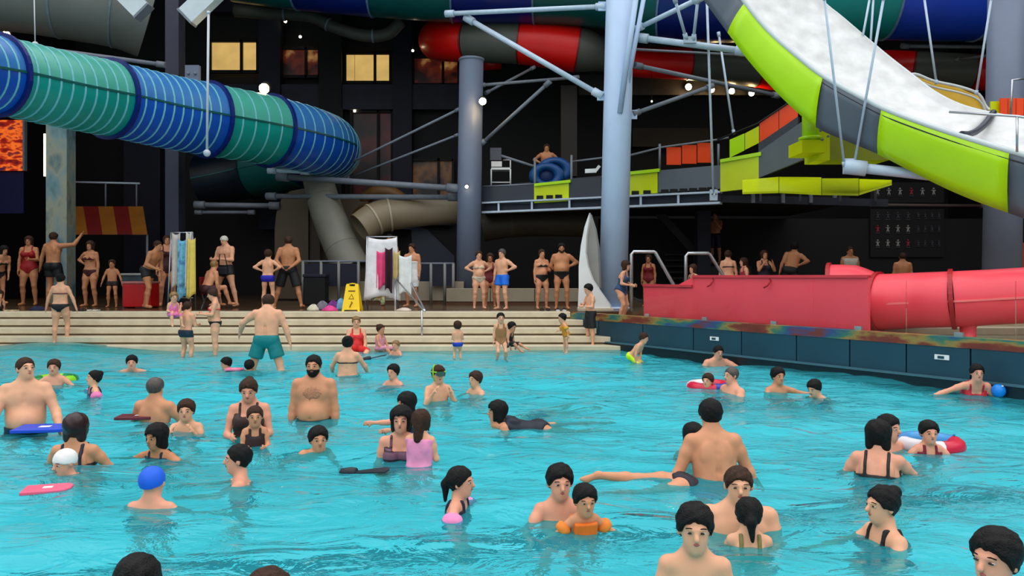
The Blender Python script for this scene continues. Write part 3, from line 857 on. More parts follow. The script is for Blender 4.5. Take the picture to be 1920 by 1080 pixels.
# blue rafts stacked behind the railing
raft_m = M('blue_raft_vinyl', (16, 74, 132), 0.4, 0.2, 2)
for k, (px, py, D, rr) in enumerate(((1025, 330, 25.3, 0.40), (1040, 320, 25.7, 0.42))):
    c = P(px, py, D)
    g = empty('inflatable_raft', c, ('front' if k == 0 else 'rear') + ' blue inflatable raft leaning on the mezzanine railing below the standing person', 'raft', 'blue rafts on the mezzanine')
    V, F = [], []
    for i in range(20):
        a = 2 * math.pi * i / 20
        for j in range(10):
            bb = 2 * math.pi * j / 10
            V.append(c + Vector(((rr + 0.17 * math.cos(bb)) * math.cos(a), 0.17 * math.sin(bb), (rr + 0.17 * math.cos(bb)) * math.sin(a) * 0.75)))
    for i in range(20):
        for j in range(10):
            F.append((i * 10 + j, i * 10 + (j + 1) % 10, ((i + 1) % 20) * 10 + (j + 1) % 10, ((i + 1) % 20) * 10 + j))
    mk('ring', V, F, raft_m, g, True)
    lathe('base_sheet', c, (0, 1, 0), [(rr * 0.95, -0.02), (rr * 0.95, 0.02)], M('dark_blue_vinyl', (8, 40, 90), .5, .1, 2), g, 20)
# white wall camera by the broad column
wc = empty('security_camera', P(1115, 320, 22.3), 'small white camera arm fixed to the broad blue column', 'camera')
beam('body', P(1097, 321, 22.0), P(1118, 320, 22.0), 0.1, 0.11, white, wc)
beam('arm', P(1117, 320, 22.0), P(1124, 311, 22.0), 0.08, 0.08, white, wc)

# ------------------------------------------------------------------ coral run-out flume behind the glass
cf = empty('runout_slide', (*W(15.5, 0.9), RDECK), 'coral red run-out trough and tube slide behind the glass balustrade', 'slide')
def CW(D, off): 
    x, y = W(D, off); return Vector((x, y, 0))
for d0, d1, za, zb in ((17.75, 16.55, 1.46, 1.46), (16.55, 15.2, 1.665, 1.67), (15.2, 13.3, 1.67, 1.68)):
    a, b = CW(d0, 0.5), CW(d1, 0.5)
    panel('trough_side', a, b, RDECK + 0.02, za, RDECK + 0.02, zb, 0.06, coral, cf)
    panel('trough_lip', a, b, za - 0.03, za + 0.02, zb - 0.03, zb + 0.02, 0.14, M('coral_lip', (206, 60, 70), .35, .08, 2), cf)
a, b = CW(16.9, 0.5), CW(16.5, 0.5)
panel('trough_step', a, b, 1.40, 1.47, 1.40, 1.67, 0.06, coral, cf)
panel('trough_end', CW(17.75, 0.5), CW(17.75, 1.9), RDECK + .02, 1.46, RDECK + .02, 1.46, 0.06, coral, cf)
panel('trough_back', CW(17.75, 1.9), CW(14.4, 1.9), RDECK + .02, 1.44, RDECK + .02, 1.44, 0.06, coral, cf)
panel('trough_floor_edge', CW(17.75, 1.2), CW(14.2, 1.2), RDECK + .02, 0.75, RDECK + .02, 0.75, 1.3, coral_d, cf)
for d in (16.15, 15.0):
    c = CW(d, 0.44) + Vector((0, 0, 1.52))
    tube('grab_handle', [c + Vector((-.05, -.02, -.07)), c + Vector((0, -.08, -.03)), c + Vector((.05, -.08, .05)), c + Vector((.07, -.02, .1))], 0.016, coral_d, cf, seg=8)
tp = [P(1535, 567, 15.5), P(1562, 562, 15.4), P(1600, 562, 15.2), P(1648, 566, 14.8), P(1720, 563, 14.4), P(1786, 561, 13.95), P(1860, 557, 13.8), P(1950, 552, 13.6), P(2150, 540, 13.2), P(2420, 522, 12.6)]
rr = [0.56, 0.68, 0.66, 0.52, 0.50, 0.49, 0.48, 0.48, 0.48, 0.48]
path = spline(tp, 6); R_ = []
for i in range(len(tp) - 1): R_ += [lerp(rr[i], rr[i + 1], k / 6) for k in range(6)]
R_.append(rr[-1])
for a, b in ((6, 18), (18, 30), (30, 42), (42, 54)):
    tube('tube_section', path[a:b + 1], R_[a:b + 1], coral, cf, seg=30, caps=False)
for i in (6, 18, 30, 42):
    ring('flange', path[i], path[i + 1] - path[i - 1], R_[i] - 0.01, 0.05, 0.07, coral_d, cf, 32)
for s, m in ((-1, M('coral_seam', (246, 120, 120), .35, .05, 2)),):
    V, F = [], []
    for i, p in enumerate(path[4:]):
        for o, h in ((0, -0.035), (0.035, -0.035), (0.035, 0.0), (0, 0.0)):
            V.append(p + Vector((-0.35, -1, 0)).normalized() * (R_[i + 4] + o - 0.015) + Vector((0, 0, h)))
    for i in range(len(path) - 5):
        for j in range(4):
            F.append((i * 4 + j, i * 4 + (j + 1) % 4, i * 4 + 4 + (j + 1) % 4, i * 4 + 4 + j))
    mk('seam', V, F, m, cf)
c = P(1815, 600, 13.9)
lathe('support_leg', (c.x, 13.9, RDECK), (0, 0, 1), [(0.16, 0), (0.16, 0.03), (0.13, 0.05), (0.13, 0.24), (0.22, 0.40)], coral, cf, 20)
# beige bench steps behind the tube
bs = empty('bench_step', (9.0, 15.5, RDECK), 'beige stepped bench behind the coral tube support leg', 'bench')
for k in range(3):
    box('bench_tier', (6.2, 15.2 + k * 0.35, RDECK), (14, 15.56 + k * 0.35, RDECK + 0.14 * (k + 1)), beige, bs, 0.01)

# white fin shaped slide end beside the broad column
fo = [(1083, 584), (1085, 540), (1085, 500), (1089, 460), (1096, 425), (1105, 399), (1104, 415), (1099, 445), (1098, 475), (1102, 500), (1111, 525), (1126, 548), (1143, 572), (1148, 586)]
fn = empty('white_fin', P(1112, 585, 20.6), 'tall white curved fin wall rising beside the broad blue column', 'slide')
V, F = [], []
poly = [P(x, y, 20.5) for x, y in fo]
prism('outer_sheet', poly, (0.05, 0.12, 0), white, fn)
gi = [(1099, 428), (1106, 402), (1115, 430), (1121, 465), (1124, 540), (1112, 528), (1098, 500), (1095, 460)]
prism('inner_sheet', [P(x, y, 20.72) for x, y in gi], (0.06, 0.10, 0), M('fin_painted_shade', (150, 148, 142), .5, .1, 2), fn)  # grey puts the shading of the concave side into the colour
box('plinth', (P(1083, 580, 20.5).x, 20.45, DECK), (P(1150, 580, 20.5).x, 20.75, DECK + 0.05), beige, fn)

# stainless stair handrails behind the trough
for k, (x0, x1, x2, yt, yb, D) in enumerate(((1184, 1226, 1264, 472, 536, 19.9), (1286, 1328, 1358, 475, 520, 20.4))):
    g = empty('stair_handrail', P(x0, yb, D), 'stainless handrail frame behind the coral trough, ' + ('beside the broad blue column' if k == 0 else 'in front of the dark pillar'), 'handrail', 'stainless stair handrails')
    for dd in (0.0,):
        tube('rail', [(P(x0, yb, D).x, D, .55 if D < 19.7 else DECK), P(x0, yt + 5, D), P(x0 + 4, yt, D), P(x1, yt, D), P(x1 + 3, yt + 2, D), P(x2, yb, D), (P(x2, yb, D).x, D, DECK)], 0.045, chrome, g, seg=10)
tag(facade('pillar_back', 1308, 395, 1333, 560, 25.0, 0.4, navy2), 'plain dark square pillar under the mezzanine behind the handrails', 'column')
# dark enclosure behind (under the mezzanine)
tag(box('wall_partition', (3.0, 27.6, DECK), (17.9, 27.9, 3.6), black), kind='structure')
# ------------------------------------------------------------------ people: smooth implicit bodies turned into one continuous mesh
CORN = np.array([(0, 0, 0), (1, 0, 0), (0, 1, 0), (1, 1, 0), (0, 0, 1), (1, 0, 1), (0, 1, 1), (1, 1, 1)])
EDG = [(0, 1), (2, 3), (4, 5), (6, 7), (0, 2), (1, 3), (4, 6), (5, 7), (0, 4), (1, 5), (2, 6), (3, 7)]

def surface_nets(d, org, v):
    ins = d < 0
    c = np.zeros(tuple(s - 1 for s in d.shape), np.int8)
    nx, ny, nz = c.shape
    for o in CORN:
        c += ins[o[0]:o[0] + nx, o[1]:o[1] + ny, o[2]:o[2] + nz]
    cells = np.argwhere((c > 0) & (c < 8))
    if not len(cells):
        return None, None
    dv = [d[cells[:, 0] + o[0], cells[:, 1] + o[1], cells[:, 2] + o[2]] for o in CORN]
    pos = np.zeros((len(cells), 3)); cnt = np.zeros(len(cells))
    for a, b in EDG:
        da, db = dv[a], dv[b]
        cr = (da < 0) != (db < 0)
        t = np.where(cr, da / np.where(cr, da - db, 1), 0)
        pos += np.where(cr[:, None], CORN[a] + t[:, None] * (CORN[b] - CORN[a]), 0)
        cnt += cr
    pos = (cells + pos / cnt[:, None]) * v + org
    ids = -np.ones(c.shape, np.int32)
    ids[cells[:, 0], cells[:, 1], cells[:, 2]] = np.arange(len(cells))
    quads = []
    for ax in range(3):
        a1, a2 = (ax + 1) % 3, (ax + 2) % 3
        sl0 = [slice(1, -1)] * 3; sl1 = [slice(1, -1)] * 3
        sl0[ax] = slice(0, -1); sl1[ax] = slice(1, None)
        A, B = ins[tuple(sl0)], ins[tuple(sl1)]
        e = np.argwhere(A != B)
        if not len(e):
            continue
        s = A[e[:, 0], e[:, 1], e[:, 2]]
        base = e.copy(); base[:, a1] += 1; base[:, a2] += 1
        def cid(o1, o2):
            q = base.copy(); q[:, a1] += o1; q[:, a2] += o2
            return ids[q[:, 0], q[:, 1], q[:, 2]]
        q = np.stack([cid(-1, -1), cid(0, -1), cid(0, 0), cid(-1, 0)], 1)
        q = np.where(s[:, None], q, q[:, ::-1])
        quads.append(q)
    q = np.concatenate(quads)
    q = q[(q >= 0).all(1)]
    return pos, q

class Field:
    def __init__(self, lo, hi, v):
        self.v = v; self.o = np.asarray(lo, float) - 3 * v
        n = np.ceil((np.asarray(hi, float) + 3 * v - self.o) / v).astype(int) + 1
        self.n = n
        self.ax = [self.o[i] + np.arange(n[i]) * v for i in range(3)]
        self.d = np.full(tuple(n), 0.3, np.float32)
    def sub(self, lo, hi):
        s = []
        for i in range(3):
            a = int(max(0, math.floor((lo[i] - self.o[i]) / self.v))); b = int(min(self.n[i], math.ceil((hi[i] - self.o[i]) / self.v) + 1))
            if b <= a: return None, None
            s.append(slice(a, b))
        return tuple(s), (self.ax[0][s[0]][:, None, None], self.ax[1][s[1]][None, :, None], self.ax[2][s[2]][None, None, :])
    def add(self, prim):
        lo, hi = pbox(prim)
        s, g = self.sub(lo - 0.07, hi + 0.07)
        if s is None: return
        e = peval(prim, g)
        k = prim['k']; a = self.d[s]
        if prim.get('cut'):
            self.d[s] = np.maximum(a, -e)
        else:
            h = np.maximum(k - np.abs(a - e), 0) / k
            self.d[s] = np.minimum(a, e) - h * h * k * 0.25
    def add_all(self, prims):
        for p in prims: self.add(p)
        return self

def V3(x): return np.array([x[0], x[1], x[2]], float)
def cap(a, b, r1, r2, k=0.03): return dict(t='c', a=V3(a), b=V3(b), r1=r1, r2=r2, k=k)
def tcap(a, b, r1, r2, dep, q, k=0.06): return dict(t='q', a=V3(a), b=V3(b), r1=r1, r2=r2, k=k, dep=V3(dep), q=q)
def ell(c, X, Y, Z, r, k=0.02, cut=False): return dict(t='e', c=V3(c), X=V3(X), Y=V3(Y), Z=V3(Z), r=r, k=k, cut=cut)
def pbox(p):
    if p['t'] == 'e':
        m = max(p['r']); return p['c'] - m, p['c'] + m
    m = max(p['r1'], p['r2'])
    return np.minimum(p['a'], p['b']) - m, np.maximum(p['a'], p['b']) + m
def peval(p, g):
    if p['t'] == 'e':
        x, y, z = (g[i] - p['c'][i] for i in range(3))
        u = [(x * A[0] + y * A[1] + z * A[2]) for A in (p['X'], p['Y'], p['Z'])]
        r = p['r']
        k0 = np.sqrt(sum((u[i] / r[i]) ** 2 for i in range(3)))
        k1 = np.sqrt(sum((u[i] / r[i] ** 2) ** 2 for i in range(3))) + 1e-9
        return k0 * (k0 - 1) / k1
    x, y, z = (g[i] - p['a'][i] for i in range(3))
    ba = p['b'] - p['a']
    sc_ = 1.0
    if p['t'] == 'q':
        dp = p['dep']; f = (1 / p['q'] - 1) * (x * dp[0] + y * dp[1] + z * dp[2])
        x, y, z = x + f * dp[0], y + f * dp[1], z + f * dp[2]
        ba = ba + (1 / p['q'] - 1) * ba.dot(dp) * dp
        sc_ = 0.82
    h = np.clip((x * ba[0] + y * ba[1] + z * ba[2]) / max(ba.dot(ba), 1e-9), 0, 1)
    d = np.sqrt((x - h * ba[0]) ** 2 + (y - h * ba[1]) ** 2 + (z - h * ba[2]) ** 2) - (p['r1'] + (p['r2'] - p['r1']) * h)
    return d * sc_

def nrm(v):
    v = np.asarray(v, float); return v / np.linalg.norm(v)

ARMS = {
    'down': ((.20, .02, -1), (.06, .14, -1)), 'out': ((.48, .05, -1), (.28, .12, -1)), 'hips': ((.85, -.28, -.62), (-.85, .35, -.42)),
    'fwd': ((.12, .75, -.6), (-.05, 1, .0)), 'hold': ((.22, .25, -1), (-.35, .95, .05)), 'face': ((.25, .55, -.75), (-.45, .45, .9)),
    'wide': ((.95, .25, -.28), (.95, .35, -.12)), 'chest': ((.35, .25, -.9), (-.75, .7, .25)), 'back': ((.35, -.3, -1), (-.6, -.35, -.55)),
    'board': ((.35, .45, -1), (.0, .8, -.65)), 'up': ((.5, .3, .6), (.1, .2, 1)), 'raise': ((.6, .45, .1), (.35, .5, .9)), 'side_low': ((.8, .1, -.7), (.8, .3, -.35)),
    'swim': ((.35, .9, -.25), (.1, 1, -.15)), 'knee': ((.15, .45, -1), (-.1, .6, -.75)), 'reach': ((.15, 1, -.1), (.0, 1, .15)), 'under': ((.5, .4, -.8), (.1, .7, -.6)),
}
SKIN = [M('skin_fair', (226, 164, 128), 0.5, 0.07, 7, spec=0.35), M('skin_light_tan', (206, 140, 102), 0.5, 0.08, 7, spec=0.35),
        M('skin_tan', (188, 124, 84), 0.5, 0.08, 7, spec=0.35), M('skin_rosy', (226, 154, 124), 0.5, 0.08, 7, spec=0.35)]
HAIRM = {'black': M('hair_black', (16, 12, 11), 0.62, 0.4, 40, spec=.2, bump=.5, bscale=120), 'brown': M('hair_brown', (58, 36, 24), 0.65, 0.35, 40, spec=.2, bump=.5, bscale=120), 'grey': M('hair_grey', (74, 66, 60), 0.5, 0.2, 30),
         'blond': M('hair_blond', (134, 98, 56), 0.5, 0.2, 30), 'darkred': M('hair_dark_red', (40, 12, 12), 0.4, 0.3, 30), 'white': M('hair_white', (196, 190, 186), .5, .1, 20)}
def fabric(rgb, name=None):
    return M('swim_fabric_%d_%d_%d' % tuple(rgb), rgb, 0.6, 0.12, 9, bump=0.05)
eye_w = M('eye_white', (196, 184, 176), 0.3, 0.02, 3); eye_d = M('eye_dark', (24, 16, 12), 0.2, 0.1, 3); lip_m = M('lips', (172, 88, 80), 0.5, 0.05, 3)
NP = [0]

def person(label, px, ytop, yb=None, D=None, H=1.75, floor=None, face=0, sex='m', w=1.10, fat=0.0, lean=0, side=0, yaw=0, pitch=0, aR='down', aL='down',
           legs=None, skin=0, hair=('short', 'black'), wear=(), group=None, v=None, eyes=None, beard=None, fist=False, sit=None):
    """head top is put at pixel (px, ytop) at depth D (D from the water line yb when not given). floor = height it stands on."""
    if D is None:
        D = CAMZ * FPX / (yb - HOR)
    zt = CAMZ - (ytop - HOR) / FPX * D
    if floor is not None and H is None:
        H = zt - floor
    kid = sex == 'c'
    kinds = [x[0] for x in wear]
    if sex == 'f' and not {'suit', 'top', 'towel', 'shirt'} & set(kinds):
        wear = list(wear) + [('top', (24, 24, 30))]
    if not {'suit', 'trunks', 'brief', 'shorty', 'towel'} & set(kinds):
        wear = list(wear) + [('suit', (30, 30, 48), .32) if sex == 'f' else ('shorty', (30, 36, 60))]
    k = H / 1.75
    hh = 0.138 + 0.10 * k
    kb = (H - hh) / 1.50
    if v is None:
        v = min(0.021, max(0.0085, 0.0017 * D))
    f = math.radians(face)
    F0 = np.array([math.sin(f), -math.cos(f), 0]); Z = np.array([0, 0, 1.0]); R0 = np.array([F0[1], -F0[0], 0])
    L, S = math.radians(lean), math.radians(side)
    U = Z * math.cos(L) + F0 * math.sin(L); Ft = F0 * math.cos(L) - Z * math.sin(L)
    U, R = U * math.cos(S) + R0 * math.sin(S), R0 * math.cos(S) - (Z * math.cos(L) + F0 * math.sin(L)) * math.sin(S)
    # head frame
    ya, pi_ = math.radians(yaw), math.radians(pitch)
    hl = L * 0.35 if legs != 'prone' else L * 0.25
    Uh0 = Z * math.cos(hl) + F0 * math.sin(hl); Fh0 = F0 * math.cos(hl) - Z * math.sin(hl)
    Rh0 = R0
    Fh = Fh0 * math.cos(ya) + Rh0 * math.sin(ya); Rh = Rh0 * math.cos(ya) - Fh0 * math.sin(ya)
    Uh = Uh0 * math.cos(pi_) + Fh * math.sin(pi_); Fh = Fh * math.cos(pi_) - Uh0 * math.sin(pi_)
    hs_ = hh / 0.23 * (1.0 if not kid else 1.03)
    # place: offsets from the hip
    neck = U * 0.50 * kb
    hc = neck + Uh * (0.045 * kb + 0.47 * hh) + Fh * 0.02 * hs_
    topz = hc[2] + 0.5 * hh * max(0.75, Uh[2])
    target = np.array([(px - 960) / FPX * D, D, zt])
    O = target - np.array([hc[0], hc[1], topz])
    hc, neck = hc + O, neck + O
    wm = w
    # torso
    g = {'m': (.150, .140, .158, .140), 'f': (.162, .120, .134, .118), 'c': (.136, .128, .134, .118)}[sex]
    g = [x * kb * wm for x in g]
    g[0] += fat * .018; g[1] += fat * .034; g[2] += fat * .014
    q = 0.66 / (wm ** 0.5)
    tor = [tcap(O + U * .02 * kb, O + U * .17 * kb, g[0], g[1], Ft, q * 1.05), tcap(O + U * .17 * kb, O + U * .32 * kb, g[1], g[2], Ft, q * (1.05 if fat else 1)),
           tcap(O + U * .32 * kb, O + U * .405 * kb, g[2], g[3], Ft, q * .95)]
    sw = {'m': .160, 'f': .138, 'c': .140}[sex] * kb * wm
    sr = {'m': .062, 'f': .050, 'c': .050}[sex] * kb
    sh = {}
    for s, n_ in ((1, 'R'), (-1, 'L')):
        sh[n_] = O + U * .445 * kb + R * s * sw
        tor.append(cap(O + U * .43 * kb + R * s * .03, sh[n_], sr * 1.05, sr, .05))
        tor.append(cap(O + U * .455 * kb + R * s * sw * .55, neck + U * .05 * kb + R * s * .02, sr * .75, .045 * kb, .05))
    if fat:
        tor.append(ell(O + U * .12 * kb + Ft * .05, R, Ft, U, (g[1] * .92, g[1] * .80 + fat * .04, .15 * kb), .06))
    if sex == 'f':
        for s in (1, -1):
            tor.append(ell(O + U * .315 * kb + R * s * .078 * kb * wm + Ft * .085 * kb, R, Ft, U, (.072 * kb, .065 * kb, .072 * kb), .035))
    if sex == 'm':
        for s in (1, -1):
            tor.append(ell(O + U * .36 * kb + R * s * .078 * kb * wm + Ft * .075 * kb, R, Ft, U, (.085 * kb, .035 * kb, .065 * kb), .05))
    for s in (1, -1):
        tor.append(ell(O - U * .02 * kb + R * s * .075 * kb * wm - Ft * .055 * kb, R, Ft, U, (.09 * kb * wm, .075 * kb, .10 * kb), .05))
    for s in (1, -1):
        tor.append(ell(O + U * .355 * kb + R * s * .080 * kb * wm - Ft * .088 * kb, nrm(R + U * s * .25), Ft, nrm(U - R * s * .25), (.050 * kb, .026 * kb, .082 * kb), .025))
    grooves = [cap(O + U * z0 * kb - Ft * o0 * kb, O + U * z1 * kb - Ft * o1 * kb, .016 * kb, .014 * kb) for z0, z1, o0, o1 in ((.06, .20, .120, .118), (.20, .34, .118, .132), (.34, .42, .132, .122))]
    if sex == 'm':
        grooves.append(cap(O + U * .32 * kb + Ft * .127 * kb, O + U * .40 * kb + Ft * .120 * kb, .012 * kb, .010 * kb))
    grooves.append(ell(O + U * .085 * kb + Ft * (g[1] * q * 1.05 + fat * .035 + (.05 if fat else 0) + .004), R, Ft, U, (.010 * kb, .014 * kb, .010 * kb)))
    # legs
    tl, sl = .445 * kb, .43 * kb
    hipz = O[2] - .02 * kb
    fz = floor if floor is not None else floorZ(O[1])
    LD = {}
    if legs is None:
        need = (hipz - fz - 0.075 * kb) / (tl + sl)
        a = math.acos(max(0.25, min(1, need)))
        for n_ in 'RL':
            e = .07 if n_ == 'R' else .10
            LD[n_] = ((e, math.sin(a) + .02, -math.cos(a)), (.03, -math.sin(a) - .02, -math.cos(a)))
    elif legs == 'prone':
        LD = {'R': ((.10, -.10, -1), (.05, -.28, -1)), 'L': ((.14, .08, -1), (.08, -.12, -1))}
    elif legs == 'sit':
        LD = {'R': ((.18, 1, .10), (.05, .35, -1)), 'L': ((.22, 1, .05), (.05, .25, -1))}
    elif legs == 'sitlow':
        LD = {'R': ((.25, 1, .25), (-.1, .75, -.75)), 'L': ((.3, 1, .1), (-.3, .9, -.35))}
    elif legs == 'wide':
        LD = {'R': ((.30, .0, -1), (.22, -.05, -1)), 'L': ((.30, .05, -1), (.25, -.05, -1))}
    elif legs == 'stride':
        LD = {'R': ((.06, .30, -1), (.04, -.12, -1)), 'L': ((.06, -.18, -1), (.04, -.30, -1))}
    else:
        LD = legs
    frame = (R, Ft, U) if legs == 'prone' else (R0, F0, Z)
    def dv(t, s):
        return nrm(frame[0] * s * t[0] + frame[1] * t[1] + frame[2] * t[2])
    tr = {'m': (.085, .082, .054), 'f': (.092, .088, .054), 'c': (.074, .070, .048)}[sex]
    lg, thigh = [], {}
    for s, n_ in ((1, 'R'), (-1, 'L')):
        hp = O - U * .02 * kb + R * s * .085 * kb * wm
        d1, d2 = dv(LD[n_][0], s), dv(LD[n_][1], s)
        kn = hp + d1 * tl; an = kn + d2 * sl
        thigh[n_] = (hp, kn)
        wl = 1 + (wm - 1) * .8
        lg += [cap(hp, hp + d1 * tl * .45, tr[0] * kb * wl, tr[1] * kb * wl, .04), cap(hp + d1 * tl * .45, kn, tr[1] * kb * wl, tr[2] * kb * wl, .03),
               cap(kn, kn + d2 * sl * .35 - F0 * .012 * kb, .053 * kb * wl, .054 * kb * wl, .03), cap(kn + d2 * sl * .35 - F0 * .012 * kb, an, .054 * kb * wl, .034 * kb * wl, .03)]
        fd = F0 if legs != 'prone' else nrm(d2 + Ft * .2)
        fd = nrm(fd + R0 * s * .2)
        hl_ = an - fd * .035 * kb + d2 * .035 * kb if legs != 'prone' else an
        ball_ = an + fd * .12 * kb + (np.array([0, 0, -.045 * kb]) if legs != 'prone' else 0)
        lg += [cap(hl_, ball_, .035 * kb, .036 * kb, .03), cap(ball_, ball_ + fd * .055 * kb, .034 * kb, .022 * kb, .02)]
    # arms and hands
    ar, hands, upper = [], {}, {}
    ak = {'m': 1.06, 'f': .9, 'c': .92}[sex] * (1 + fat * .08) * (1 + (wm - 1) * .8)
    for s, n_, nm in ((1, 'R', aR), (-1, 'L', aL)):
        if nm is None: continue
        t1, t2 = ARMS[nm] if isinstance(nm, str) else nm
        bF = (R, Ft, U)
        d1 = nrm(bF[0] * s * t1[0] + bF[1] * t1[1] + bF[2] * t1[2]); d2 = nrm(bF[0] * s * t2[0] + bF[1] * t2[1] + bF[2] * t2[2])
        a0 = sh[n_] + R * s * .012; el = a0 + d1 * .285 * kb; wr = el + d2 * .245 * kb
        upper[n_] = (a0, el)
        ar += [cap(a0, a0 + d1 * .10 * kb, .056 * kb * ak, .050 * kb * ak, .05), cap(a0 + d1 * .10 * kb, el, .049 * kb * ak, .038 * kb * ak, .03),
               cap(el, el + d2 * .08 * kb, .038 * kb * ak, .040 * kb * ak, .03), cap(el + d2 * .08 * kb, wr, .040 * kb * ak, .026 * kb * ak, .02)]
        # hand: palm, four fingers of different length with a bend, thumb from the side
        inw = nrm(-R * s - d2 * np.dot(-R * s, d2))            # palm normal, towards the body
        acr = np.cross(d2, inw)                                  # across the palm
        if np.dot(acr, Ft + .3 * Z) < 0: acr = -acr
        pc = wr + d2 * .045 * kb
        ar.append(ell(pc, acr, inw, d2, (.042 * kb, .017 * kb, .052 * kb), .02))
        fr_ = max(.0088 * kb, v * .52)
        for j, (o_, ln) in enumerate(((.030, .070), (.010, .080), (-.010, .075), (-.029, .058))):
            b0 = wr + d2 * .082 * kb + acr * o_ * kb
            b1 = b0 + nrm(d2 + acr * o_ * 2 + inw * .15) * ln * .5 * kb
            b2 = b1 + nrm(d2 + inw * .55) * ln * .5 * kb
            ar += [cap(b0, b1, fr_, fr_ * .95, .006), cap(b1, b2, fr_ * .95, fr_ * .8, .006)]
        t0 = wr + d2 * .025 * kb + acr * .030 * kb
        t1_ = t0 + nrm(acr * .9 + d2 * .7 + inw * .3) * .035 * kb
        t2_ = t1_ + nrm(acr * .35 + d2 + inw * .4) * .032 * kb
        ar += [cap(t0, t1_, fr_ * 1.25, fr_ * 1.05, .012), cap(t1_, t2_, fr_ * 1.05, fr_ * .8, .006)]
        hands[n_] = wr + d2 * .10 * kb
    # head
    hw = 1 + (wm - 1) * .6
    def hp_(x, y, z): return hc + Rh * x * hs_ * hw + Fh * y * hs_ + Uh * z * hs_
    head = [ell(hp_(0, -.012, .028), Rh, Fh, Uh, (.076 * hs_ * hw, .094 * hs_, .087 * hs_), .02), ell(hp_(0, .022, -.045), Rh, Fh, Uh, (.058 * hs_ * hw, .068 * hs_, .070 * hs_), .035),
            ell(hp_(0, .05, -.092), Rh, Fh, Uh, (.028 * hs_, .026 * hs_, .020 * hs_), .03)]
    feat = [cap(hp_(0, .084, .014), hp_(0, .107, -.022), .010 * hs_, .015 * hs_, .012), ell(hp_(0, .080, .024), Rh, Fh, Uh, (.045 * hs_, .014 * hs_, .010 * hs_), .02)]
    for s in (1, -1):
        feat.append(ell(hp_(s * .079, -.008, -.006), Rh, nrm(Fh - Rh * s * .3), Uh, (.010 * hs_, .018 * hs_, .030 * hs_), .012))
    nk = [cap(neck - U * .03 * kb, hp_(0, -.02, -.06), (.056 if sex == 'm' else .045) * kb * hw, (.054 if sex == 'm' else .044) * max(kb, .8 * hs_), .04)]
    sock = [ell(hp_(s * .031, .093, .004), Rh, Fh, Uh, (.019 * hs_, .012 * hs_, .010 * hs_), .01, True) for s in (1, -1)]
    allp = tor + lg + ar + head + feat + nk
    lo = np.min([pbox(p)[0] for p in allp], 0); hi = np.max([pbox(p)[1] for p in allp], 0)
    fb = Field(lo - .02, hi + .02, v)
    fb.add_all(tor + lg + nk + head)
    core = fb.d.copy()
    fa = Field(lo - .02, hi + .02, v).add_all(ar)
    h = np.maximum(.022 - np.abs(fb.d - fa.d), 0) / .022
    fb.d = np.minimum(fb.d, fa.d) - h * h * .022 * .25
    for gr in grooves:
        s_, gg = fb.sub(pbox(gr)[0] - .05, pbox(gr)[1] + .05)
        if s_ is not None:
            e_ = -peval(gr, gg); a_ = fb.d[s_]
            kk = .03; h_ = np.maximum(kk - np.abs(a_ - e_), 0) / kk
            fb.d[s_] = np.maximum(a_, e_) + h_ * h_ * kk * .25
    fb.add_all(feat)
    near = D < 14
    if near: fb.add_all(sock)
    pos, quads = surface_nets(fb.d, fb.o, v)
    body = mk('person', pos, quads, SKIN[skin], None, True, origin=(O[0], O[1], lo[2]))
    tag(body, label, 'person', group)
    NP[0] += 1
    G = np.meshgrid(*fb.ax, indexing='ij', sparse=True)
    def loc(c, A):
        return (G[0] - c[0]) * A[0] + (G[1] - c[1]) * A[1] + (G[2] - c[2]) * A[2]
    def emit(name, d, mat):
        p_, q_ = surface_nets(d, fb.o, v)
        if p_ is None or len(q_) < 4: return None
        return mk(name, p_, q_, mat, body, True)
    zt_ = loc(O, U); xt_ = loc(O, R); yt_ = loc(O, Ft)
    dist_t = np.maximum(core, 0)
    for wr_ in wear:
        kind, rgb = wr_[0], wr_[1]
        opt = wr_[2] if len(wr_) > 2 else None
        mt = rgb if isinstance(rgb, bpy.types.Material) else fabric(rgb)
        off = .010 + v * .15
        if kind == 'trunks':
            hem = opt or .5
            f2 = Field(lo - .02, hi + .02, v)
            f2.add_all(tor)
            d = np.maximum(f2.d - off - .004, np.maximum(zt_ - .06 * kb, -zt_ - .16 * kb))
            for n_ in 'RL':
                a_, b_ = thigh[n_]; dd = nrm(b_ - a_)
                ft = Field(lo - .02, hi + .02, v).add_all([cap(a_, a_ + dd * tl * hem * 1.1, tr[0] * kb * wm + .022, tr[1] * kb * wm + .03, .03)])
                d = np.minimum(d, np.maximum(ft.d, loc(a_ + dd * tl * hem, dd)))
            emit('swim_trunks', d, mt)
            if opt == 'x': pass
        elif kind == 'brief':
            cx = np.abs(xt_) - (.055 * kb + np.maximum(zt_ + .125 * kb, 0) * 1.25 * wm + .0)
            d = np.maximum(core - off, np.maximum(np.maximum(zt_ - (opt or .03) * kb, -zt_ - .155 * kb), cx * .7))
            emit('bikini_bottom' if sex == 'f' else 'swim_brief', d, mt)
        elif kind == 'shorty':
            f2 = Field(lo - .02, hi + .02, v); f2.add_all(tor + lg[:2] + lg[6:8])
            d = np.maximum(f2.d - off, np.maximum(zt_ - .05 * kb, -zt_ - .15 * kb))
            emit('swim_brief', d, mt)
        elif kind == 'top':
            f2 = Field(lo - .02, hi + .02, v); f2.add_all(tor)
            band = np.where(yt_ > .03 * kb, np.maximum(zt_ - (.365 - np.abs(np.abs(xt_) - .07 * kb) * .8 / 1.0) * kb, -zt_ + .275 * kb), np.maximum(zt_ - .325 * kb, -zt_ + .290 * kb))
            emit('bikini_top', np.maximum(f2.d - off, band), mt)
        elif kind in ('suit', 'shirt'):
            f2 = Field(lo - .02, hi + .02, v); f2.add_all(tor + (lg[:2] + lg[6:8] if kind == 'suit' else []))
